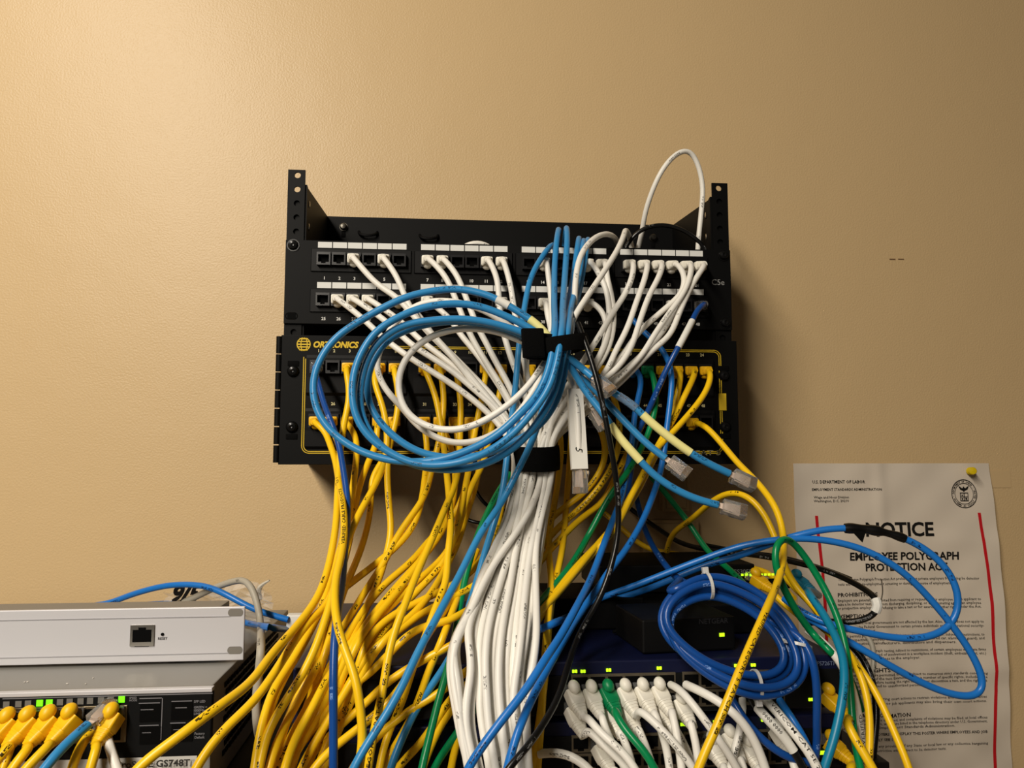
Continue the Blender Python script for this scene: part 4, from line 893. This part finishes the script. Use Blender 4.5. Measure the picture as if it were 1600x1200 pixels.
cable('patch_cable', 'yellow cable arching below the lowest blue plug and looping down to the lower right edge', JY, '1040,880,.10 1043,852,.12 1052,832,.14 1080,812,.18 1107,788,.215 1130,771,.235 1150,765,.25 1170,772,.26 1187,791,.27 1202,814,.275 1210,838,.28 1217,858,.285 1226,882,.285 1232,908,.285 1250,925,.29 1270,945,.30 1289,968,.31 1310,998,.325 1327,1020,.335 1342,1044,.345 1354,1078,.355 1360,1125,.36 1357,1200,.37')
cable('patch_cable', 'yellow cable hanging rightmost in front of the poster, slanting to the bottom edge', JY, '1240,945,.27 1290,985,.30 1318,1010,.325 1350,1053,.335 1369,1082,.345 1387,1120,.355 1403,1157,.365 1422,1205,.375')
cable('patch_cable', 'yellow cable running flat to the right along the wall above the flat desktop switch', JY, '930,790,.06 960,815,.07 987,840,.08 1012,857,.085 1050,865,.095 1100,871,.115 1140,880,.14 1175,888,.165 1200,895,.19 1218,912,.205 1240,935,.24')
cable('patch_cable', 'yellow cable hanging vertically right of the white bundle, nearest to it', JY, '870,640,.17 877,700,.185 872,750,.20 866,790,.20 856,850,.205 862,910,.215 855,980,.23 850,1050,.25 846,1120,.27 840,1200,.29', clear=True)
cable('patch_cable', 'yellow cable hanging vertically right of the white bundle, further right and brighter at its foot', JY, '895,640,.17 890,720,.185 884,800,.20 880,850,.21 872,890,.225 862,938,.245 856,990,.27 852,1050,.30 845,1110,.32 838,1160,.33 832,1200,.335', clear=True)
cable('patch_cable', 'yellow cable ending in the lower left strip, between the front blue and green cables', JY, '745,860,.22 720,920,.24 700,975,.26 683,1018,.28 668,1052,.30 655,1092,.315 640,1127,.33 620,1162,.34 595,1203,.355', clear=True)
cable('patch_cable', 'yellow cable at the foot of the green cables, left of the white bundle', JY, '770,1020,.28 745,1080,.30 722,1130,.32 712,1165,.33 704,1203,.34', clear=True)
cable('patch_cable', 'yellow cable under the front blue cable, thin diagonal near the bottom', JY, '725,900,.235 690,962,.255 660,1005,.285 640,1060,.315 625,1107,.33 608,1140,.345 598,1172,.355 592,1203,.36', clear=True)

# ================================================================== blue, green and black cables of the lower panel
cable('patch_cable', 'dark blue patch cable in port 1 of the lower panel, hanging vertically at lower left', JN, '498,600,.20 505,627,.21 517,658,.225 529,692,.235 536,730,.25 542,772,.265 543,810,.28 539,855,.31 534,915,.345 524,985,.39 521,1050,.405 521,1120,.41 521,1203,.415', start='L1', bm_=CLEAR, kinds='plain')
sl = COL.objects[-3:]
def marker(root, c, a, b, m=WLAB): return sleeve(root, c, a, b, .0034, m, 'wrap_label')
r1, c1_ = cable('patch_cable', 'navy patch cable in port 48 of the upper panel with a white marker sleeve', JN, '1094,478,.19 1080,505,.205 1070,524,.215 1060,543,.22 1048,564,.22 1030,602,.215 1015,638,.205 1000,668,.20 990,700,.195 985,745,.19 975,800,.18', start='U48', bm_=CLEAR, kinds='plain'); marker(r1, c1_, .19, .31)
cable('patch_cable', 'blue cable bending from the white strands past ports 22 and 23, then down left', JB2, '985,495,.165 1007,520,.178 1030,540,.188 1045,565,.20 1050,592,.21 1047,630,.215 1042,670,.22 1038,705,.225 1030,745,.235 1005,812,.255 977,860,.275 950,895,.295 930,925,.31 905,960,.33 875,1010,.37 850,1055,.39 825,1105,.412 807,1150,.425 792,1203,.43')
cable('patch_cable', 'blue cable in lower-panel port 19, crossing in front of the white bundle low down', JB2, '1003,590,.19 1000,610,.195 992,645,.205 988,690,.215 980,735,.225 970,780,.24 955,820,.26 942,855,.28 925,900,.31 900,950,.36 872,1000,.39 855,1025,.405 820,1080,.42 775,1137,.43 730,1203,.435', start='L19', bm_=mat('blue_boot', '#1a63b0', .4))
cable('patch_cable', 'navy cable slanting down right along the wall into the navy coil', JN, '990,760,.14 996,785,.15 1007,825,.17 1022,857,.20 1043,887,.235 1062,906,.27 1082,916,.30')
cable('patch_cable', 'green patch cable in port 20 of the lower panel, falling behind the white bundle', JG, '1024,605,.195 1026,625 1020,656,.205 1010,686,.21 995,714,.22 975,746,.235 955,772,.24 925,826,.245 895,880,.235 860,922,.22 835,952,.205 800,1010,.21 760,1080,.25 718,1140,.30 695,1173,.32 675,1205,.335', start='L20', bm_=GBOOT, clear=True)
cable('patch_cable', 'green cable running down the left edge of the white bundle', JG, '820,690,.235 800,735,.25 775,775,.265 745,840,.285 728,900,.30 716,960,.32 708,1010,.34 698,1050,.355 682,1107,.37 664,1180,.38 658,1205,.385', clear=True)
cable('patch_cable', 'green cable slanting down right from the panel toward the flat desktop switch', JG, '985,690,.17 1010,735,.165 1035,765,.16 1075,815,.165 1105,860,.185 1140,890,.215 1165,915,.24 1185,940,.255')
cable('patch_cable', 'green cable looping round the two yellow cables above the navy coil', JG, '1345,1203,.375 1336,1170,.372 1331,1120,.365 1328,1060,.355 1320,1000,.345 1307,957,.335 1287,915,.325 1262,875,.32 1240,845,.322 1225,832,.33 1212,838,.338 1205,860,.34 1210,890,.34 1225,920,.338 1240,950,.335 1258,975,.33 1276,998,.32 1300,1020,.305 1322,1045,.30 1338,1078,.295 1346,1110,.29')
cable('power_cable', 'thin black cord falling from the strap in front of the blue cables to the bottom', JK, '903,505,.315 918,545,.33 934,598,.338 945,650,.34 957,712,.34 965,770,.335 966,830,.335 955,885,.34 935,940,.348 908,985,.36 892,1025,.38 876,1080,.40 850,1130,.425 815,1178,.445 790,1205,.45', r=.0024)
# pair of long blue cables looping in front of the poster
cable('patch_cable', 'bright blue cable making the longer loop low across the poster', JB2, '765,985,.19 810,975,.195 845,965,.205 870,957,.215 895,950,.225 937,935,.24 1000,912,.255 1050,892,.265 1100,873,.275 1150,855,.285 1200,845,.295 1240,841,.30 1283,843,.305 1346,857,.315 1408,891,.325 1450,932,.33 1483,971,.335 1517,1018,.34 1533,1050,.345 1542,1073,.345 1535,1088,.345 1508,1090,.345 1467,1079,.34 1408,1050,.335 1358,1021,.33 1308,992,.32 1280,975,.31 1250,960,.295')
r2, c2x = cable('patch_cable', 'bright blue cable with black tape making the upper loop over the poster title', JB2, '770,1000,.18 815,992,.185 850,981,.195 900,958,.205 950,940,.22 1000,925,.235 1050,905,.25 1100,884,.26 1160,867,.275 1205,849,.29 1250,835,.30 1287,827,.305 1320,825,.31 1367,828,.315 1420,843,.32 1450,860,.325 1479,887,.33 1498,925,.335 1500,950,.335 1487,979,.335 1450,996,.335 1408,998,.33 1346,987,.325 1283,971,.315 1245,952,.30 1225,935,.285', text_=('VERIFIED', .05, False))
for ch in list(r2.children):
    if ch.name.startswith('printed_text'): bpy.data.objects.remove(ch)
ia = min(range(len(c2x)), key=lambda i: (c2x[i]-P(1320, 825, .31)).length); ib = min(range(len(c2x)), key=lambda i: (c2x[i]-P(1421, 843, .32)).length)
mb = MB(); seg = c2x[ia:ib]; tube(mb, seg, .0038, 12, rr=lambda i, n: .0036+.0005*math.sin(i*1.1)+.0006*(i < n*.6)); q = P(1345, 832, .316)
mb.add([q+Vector((-.009, -.001, .002)), q+Vector((.004, -.0015, .001)), q+Vector((.001, -.0005, -.0085)), q+Vector((-.002, -.0005, -.0055)), q+Vector((-.009, 0, .002)), q+Vector((.004, -.0005, .001)), q+Vector((.001, .0003, -.0085)), q+Vector((-.002, .0003, -.0055))], [[0, 3, 2, 1], [4, 5, 6, 7], [0, 1, 5, 4], [1, 2, 6, 5], [2, 3, 7, 6], [3, 0, 4, 7]]); mb.build('tape_wrap', TAPE, r2)
# black power cord with white band over the poster
r3, c3x = cable('power_cable', 'black cord with a white twist tie, bulging across the left part of the poster', JK, '960,770,.05 985,795,.055 1012,815,.06 1037,832,.075 1060,847,.09 1095,857,.11 1125,861,.13 1175,867,.16 1225,875,.19 1275,887,.22 1312,900,.25 1350,920,.28 1372,938,.30 1376,952,.30 1360,966,.295 1325,973,.285 1290,970,.27 1255,975,.25', r=.0028, text_=('A', .1, False))
for ch in list(r3.children):
    if ch.name.startswith('printed_text'): bpy.data.objects.remove(ch)
i0 = min(range(len(c3x)), key=lambda i: (c3x[i]-P(1375, 943, .30)).length); mb = MB(); tube(mb, c3x[i0-2:i0+3], .0042, 10); mb.build('white_band', WLAB, r3)
mb = MB(); tube(mb, spline([P(1377, 937, .305), P(1381, 925, .306), P(1379, 915, .307), P(1377, 905, .307)], .002), .0005, 6); mb.build('tie_end', STEEL, r3)
cable('power_cable', 'second thin black cord running just above the one with the white twist tie', JK, '1100,851,.09 1160,862,.13 1215,869,.16 1262,881,.19 1300,893,.215 1330,905,.23', r=.0022)
cable('power_cable', 'black cord hanging between the yellow cables and the poster text', JK, '1290,985,.25 1318,1000,.27 1342,1018,.285 1357,1045,.295 1367,1080,.30 1370,1120,.305 1366,1160,.31 1362,1205,.315', r=.003)
cable('network_cable', 'short grey cable loop in front of the poster, behind the black cord', JGR, '1325,975,.20 1345,983,.205 1358,993,.21 1365,1010,.215 1366,1035,.22 1362,1060,.225', r=.0026)
cable('power_cable', 'thin black cord on the wall, upper of two behind the left yellow cables', JK, '800,795,.04 780,800,.05 757,788,.055 742,765,.05 734,738,.04', r=.0022)
cable('power_cable', 'thin black cord on the wall, lower of two behind the left yellow cables', JK, '795,815,.04 765,818,.05 738,816,.05 715,803,.04', r=.0022)
# navy coil: one long cable wound into six turns, held by three nylon ties
OUT = [(1050, 923), (1105, 899), (1160, 911), (1210, 944), (1245, 990), (1263, 1040), (1250, 1069), (1215, 1086), (1170, 1088), (1120, 1072), (1075, 1052), (1036, 1022), (1020, 980), (1028, 948)]
INN = [(1068, 944), (1108, 932), (1148, 944), (1186, 966), (1213, 998), (1228, 1030), (1222, 1047), (1200, 1055), (1166, 1051), (1132, 1038), (1096, 1013), (1068, 988), (1056, 968), (1056, 954)]
rc = random.Random(11); pts = [P(1062, 906, .285)]; nt_ = len(OUT); turns = 6
wk = [.97, .06, .64, .30, .84, .16, .5]; dk = [.004, .003, .010, -.004, -.003, -.009, .008]
for k in range(turns*nt_-10):
    t = k/nt_; i = k % nt_; a = int(t); f = t-a; f = max(0, (f-.55)/.45); w = wk[a]*(1-f)+wk[min(a+1, 6)]*f; dd = dk[a]*(1-f)+dk[min(a+1, 6)]*f
    w = min(.98, max(.04, w+rc.uniform(-.04, .04))); x = OUT[i][0]*w+INN[i][0]*(1-w); y = OUT[i][1]*w+INN[i][1]*(1-w)
    pts.append(P(x, y, .338+(y-900)/188*.042+dd+rc.uniform(-.001, .001)))
pts += [P(x, y, d) for x, y, d in ((1256, 1000, .372), (1268, 1025, .378), (1274, 1050, .38), (1277, 1090, .378), (1276, 1130, .375), (1277, 1165, .368), (1270, 1205, .365))]
cc = spline(pts); co = thing('cable_coil', cc[0], 'navy blue cable wound in a ring of several turns, leaning on the upper navy switch', 'cable')
cc = keep_clear(cc, False); mb = MB(); tube(mb, cc, .0031); mb.build('jacket', JN, co, ang=70)
def tie(pa, pb, bulge, head, dz=.0115):
    """nylon tie round the strands: loop from outer pa to inner pb"""
    a, b = Vector(pa), Vector(pb); m_ = (a+b)/2; u = (a-b)/2; L = u.length+.0022; u.normalize(); w = Vector((0, -1, .25)); w = (w-u*w.dot(u)).normalized(); c = []
    for k in range(33): t = 2*math.pi*k/32; c.append(m_+u*(math.cos(t)*L)+w*(math.sin(t)*dz))
    t_ = u.cross(w); mb = MB(); n = len(c)
    rg = [[p+t_*sx*.0012+(p-m_).normalized()*o for sx, o in ((-1, 0), (1, 0), (1, .0010), (-1, .0010))] for p in c]
    mb.loft(rg, False); q = a+u*.004 if head == 0 else b-u*.004; M = Matrix((u, w, t_)).transposed()
    mb.box(q, (.0026, .0022, .0024), M, .0006); return mb
tie(P(1103, 899, .343), P(1108, 932, .345), 0, 0).build('cable_tie', TIE, co, smooth=False)
tie(P(1262, 1012, .366), P(1229, 1004, .362), 0, 1).build('cable_tie', TIE, co, smooth=False)
tie(P(1184, 1090, .378), P(1178, 1052, .372), 0, 0).build('cable_tie', TIE, co, smooth=False)

# ================================================================== right-hand switches: plugged cables
RG = 'white patch cables in the upper navy switch'
def sw(x, y, ax=(.30, -.66, -.68)): return (P(x, y, .3435), ax, (0, -.2, 1))
TOPR = [('first from the left in the top row of the navy switch', JW, WBOOT, (893, 1080), '914,1113,.368 930,1138,.38 956,1160,.39 980,1182,.395 996,1206,.40'),
        ('second from the left in the top row of the navy switch', JW, WBOOT, (920, 1079), '938,1112,.365 946,1140,.37 956,1163,.37 972,1190,.375 980,1206,.38'),
        ('fourth in the top row, crossing its neighbours to the right', JW, WBOOT, (973, 1077), '994,1105,.372 1025,1131,.385 1055,1163,.395 1088,1207,.40'),
        ('fifth in the top row of the navy switch', JW, WBOOT, (1000, 1076), '1018,1104,.368 1032,1137,.375 1042,1170,.375 1047,1206,.38'),
        ('sixth and rightmost booted one in the top row', JW, WBOOT, (1026, 1075), '1047,1103,.37 1055,1132,.38 1061,1170,.385 1066,1206,.39')]
for lab, j, bm_, (x, y), path in TOPR: cable('patch_cable', 'white patch cable, '+lab, j, path, start=sw(x, y), bm_=bm_, group=RG)
cable('patch_cable', 'green patch cable between white ones in the top row of the navy switch', JG, '957,1102,.37 972,1136,.385 1003,1168,.395 1027,1208,.40', start=sw(946, 1078), bm_=GBOOT)
LOWR = [('first from the left in the second row, under the first white boot', (893, 1108), '912,1132,.363 930,1152,.368 952,1172,.373 985,1206,.38'),
        ('second in the second row, ribbed boot behind the green cable', (950, 1110), '963,1132,.36 975,1155,.365 985,1180,.37 990,1206,.372'),
        ('third in the second row, with printed cable', (977, 1107), '992,1126,.36 1004,1152,.366 1014,1180,.37 1022,1206,.375'),
        ('fourth in the second row, half hidden by the fifth boot', (1030, 1104), '1044,1122,.358 1060,1145,.362 1075,1175,.366 1085,1206,.37'),
        ('fifth in the second row, short boot at the right', (1060, 1096), '1075,1120,.365 1086,1150,.372 1090,1180,.374 1092,1206,.378')]
for lab, (x, y), path in LOWR: cable('patch_cable', 'white cable, '+lab, JW, path, start=sw(x, y), bm_=WBOOT, group=RG)
cable('patch_cable', 'white bootless cable next right of the row of white boots', JW, '1048,1070,.345 1058,1074,.36 1072,1087,.373 1090,1110,.382 1112,1140,.387 1132,1168,.39 1155,1206,.392')
cable('patch_cable', 'white cable leaving the switch below the coil and bending down right', JW, '1072,1070,.346 1088,1077,.362 1124,1096,.377 1154,1120,.385 1177,1152,.39 1190,1183,.392 1198,1206,.395', r=.0034)
cable('patch_cable', 'thick white cable with black lettering crossing below the navy coil', JW, '1190,1090,.346 1200,1096,.362 1224,1124,.38 1241,1146,.388 1256,1163,.392 1268,1180,.394 1280,1206,.398', r=.0036, text_=('VERICOM CAT 5E 24AWG', .15, False))
r4, c4x = cable('patch_cable', 'black cable with a clear sleeve over its label, beside the lettered white cable', JK, '1172,1092,.346 1182,1104,.368 1196,1121,.378 1214,1138,.384 1230,1158,.386 1246,1182,.388 1258,1206,.39', r=.0028, text_=('VERIFIED', .1, True, WINK)); 
for ch in list(r4.children):
    if ch.name.startswith('printed_text'): bpy.data.objects.remove(ch)
n = len(c4x); seg = c4x[int(n*.16):int(n*.44)]; mb = MB(); tube(mb, seg, .0037, 12); mb.build('label_sleeve', WLAB, r4); mb = MB(); wrap_text(mb, seg, .0038, '0000 0000', .008, .0026, False); mb.build('printed_text', BINK, r4, smooth=False)
cable('patch_cable', 'blue cable behind the lettered white cable', JB2, '1218,1094,.347 1228,1108,.358 1242,1130,.365 1256,1152,.368 1268,1180,.368 1272,1206,.366')
cable('patch_cable', 'navy cable curving along the bottom from under the coil to the right', JN, '1140,1086,.35 1150,1105,.358 1172,1136,.365 1205,1168,.372 1235,1186,.376 1265,1192,.374 1285,1196,.37')
cable('patch_cable', 'teal cable with teal boot in the flat desktop switch, hanging over the navy switch end', JT, '1262,925,.30 1277,945,.315 1292,968,.33 1308,1000,.35 1318,1030,.365 1320,1062,.375 1313,1112,.385 1301,1162,.39 1286,1206,.392', start=(P(1242, 905, .215), (.45, -.75, -.40), (0, -.3, 1)), bm_=TBOOT, r=.0034)
cable('patch_cable', 'yellow cable with yellow boot in the flat desktop switch beside the teal one', JY, '1206,925,.262 1220,940,.27 1240,955,.275 1262,972,.28', start=(P(1178, 903, .215), (.55, -.75, -.45), (0, -.3, 1)), bm_=YBOOT)
cable('patch_cable', 'short yellow cable slanting down from the flat desktop switch to the green loop', JY, '1228,903,.215 1240,917,.24 1262,938,.27 1280,960,.285 1292,978,.29')
cable('patch_cable', 'yellow cable with ribbed boot in the upper right end of the navy switch', JY, '1318,1118,.372 1328,1140,.38 1345,1170,.387 1368,1208,.395', start=(P(1288, 1084, .345), (.52, -.6, -.6), (0, -.3, 1)), bm_=YBOOT, r=.0034)
cable('patch_cable', 'yellow cable with ribbed boot at the bottom right, in the lower navy switch', JY, '1322,1192,.372 1330,1206,.375 1338,1225,.378', start=(P(1294, 1158, .345), (.55, -.65, -.52), (0, -.3, 1)), bm_=YBOOT, r=.0034)
cable('patch_cable', 'white lettered cable rising from the bottom right to the green loop', JW, '1262,985,.32 1276,995,.33 1296,1010,.335 1316,1032,.335 1330,1065,.338 1340,1105,.342 1346,1150,.345 1349,1206,.35', r=.0034, text_=('DCETL AS F14 VERIFIED', .75, True))
for x, y, lab in ((1108, 1158, 'lowest white boot at left, under the slanting yellow cable'), (1135, 1148, 'second white boot in the bottom group under the coil'), (1163, 1162, 'ribbed white boot in the bottom group beside the bending cable'), (1212, 1138, 'white boot tucked behind the navy curve at the bottom')):
    cable('patch_cable', 'white cable with the '+lab, JW, '%d,%d,.366 %d,%d,.372 %d,%d,.378' % (x+16, y+27, x+24, y+44, x+32, y+66), start=(P(x, y, .345), (.3, -.66, -.68), (0, -.2, 1)), bm_=WBOOT, group='white plugs in the lower navy switch')
cable('patch_cable', 'grey-white lettered cable standing up between the bottom white boots', JW, '1160,1092,.346 1162,1108,.352 1158,1130,.358 1152,1158,.362 1146,1180,.366 1140,1206,.37', r=.003, text_=('GIGABIT CAT 5E', .65, True))
cable('patch_cable', 'beige-white cable arching in the bottom gap left of the lower switch sockets', JW, '842,1178,.35 860,1173,.355 880,1176,.36 900,1184,.366 918,1196,.37 930,1212,.374', r=.0034)
cable('patch_cable', 'white patch cable with ribbed boot at bottom, right of the empty sockets', JW, '952,1192,.364 965,1204,.37 975,1222,.374', start=(P(935, 1166, .345), (.35, -.6, -.68), (0, -.2, 1)), bm_=WBOOT)

# ================================================================== charcoal switch: yellow plugs
def sg(x, y): return (P(x, y, .354), (-.50, -.50, -.68), (0, -.25, 1))
GG = 'yellow plugs in the charcoal switch'
for lab, x, y, path in (('leftmost, cut by the picture edge', 20, 1124, '-8,1160,.378 -30,1180,.385 -60,1206,.39'),
                        ('second from the left', 52, 1122, '22,1158,.378 2,1180,.385 -20,1206,.39'),
                        ('third from the left', 84, 1120, '54,1158,.378 36,1180,.385 14,1206,.39'),
                        ('fourth, left of the blue cable', 117, 1118, '86,1154,.378 66,1176,.386 34,1207,.395')):
    cable('patch_cable', 'yellow cable in the charcoal switch, '+lab, JY, path, start=sg(x, y), bm_=YBOOT, group=GG, r=.0033, bs=1.12)
cable('patch_cable', 'yellow patch cable in the charcoal switch, rightmost, beside the lit green lamp', JY, '157,1155,.378 149,1175,.383 139,1207,.388', start=(P(180, 1116, .354), (-.30, -.60, -.72), (0, -.25, 1)), bm_=YBOOT, group=GG, r=.0033, bs=1.12)
rb, cb_ = cable('patch_cable', 'light blue cable with bare clear plug between the yellow plugs of the charcoal switch', JB, '66,1206,.40 80,1187,.396 102,1163,.385 124,1144,.375 138,1132,.368', r=.0034, end=Vector((0, -.3, 1)))
cable('patch_cable', 'flat-looking yellow cable from the lower row, between the blue cable and rightmost yellow plug', JY, '142,1146,.354 134,1152,.365 125,1166,.372 117,1184,.377 110,1207,.38', r=.0033)
cable('patch_cable', 'white cable hanging from the charcoal switch behind the rightmost yellow plug', JW, '164,1140,.354 167,1152,.362 171,1168,.366 177,1186,.37 186,1207,.374', r=.0034)
cable('patch_cable', 'yellow cable low under the leftmost yellow plugs of the charcoal switch', JY, '30,1140,.354 22,1150,.362 16,1168,.366 10,1186,.37 2,1207,.374', r=.003)
# behind the silver appliance
cable('patch_cable', 'blue cable arching over the right end of the silver appliance, bag behind it', JB2, '130,948,.11 167,943,.12 215,926,.14 269,914,.155 322,916,.165 357,931,.175 395,951,.18 428,962,.18 450,968,.18')
r5, c5_ = cable('patch_cable', 'second blue cable below the arching one, passing behind the silver appliance', JB2, '215,946,.12 245,943,.12 280,943,.11 320,953,.13 360,966,.15 395,976,.16 425,981,.165 452,984,.165')
mb = MB(); p = P(461, 977, .172); mb.box(p, (.0075, .006, .011), None, .0015); o = mb.build('cable_joiner', WLAB, smooth=False); tag(o, 'white coupler block on the two blue cables left of the yellow cables', 'coupler')
cable('patch_cable', 'grey cable arching over the plastic bag and dropping beside the charcoal switch', JGR, '262,946,.12 290,940,.14 336,918,.16 374,906,.18 388,907,.19 400,934,.20 407,969,.205 408,1014,.205 404,1055,.205 400,1090,.205 401,1130,.21 406,1165,.215 414,1186,.22', r=.0032)
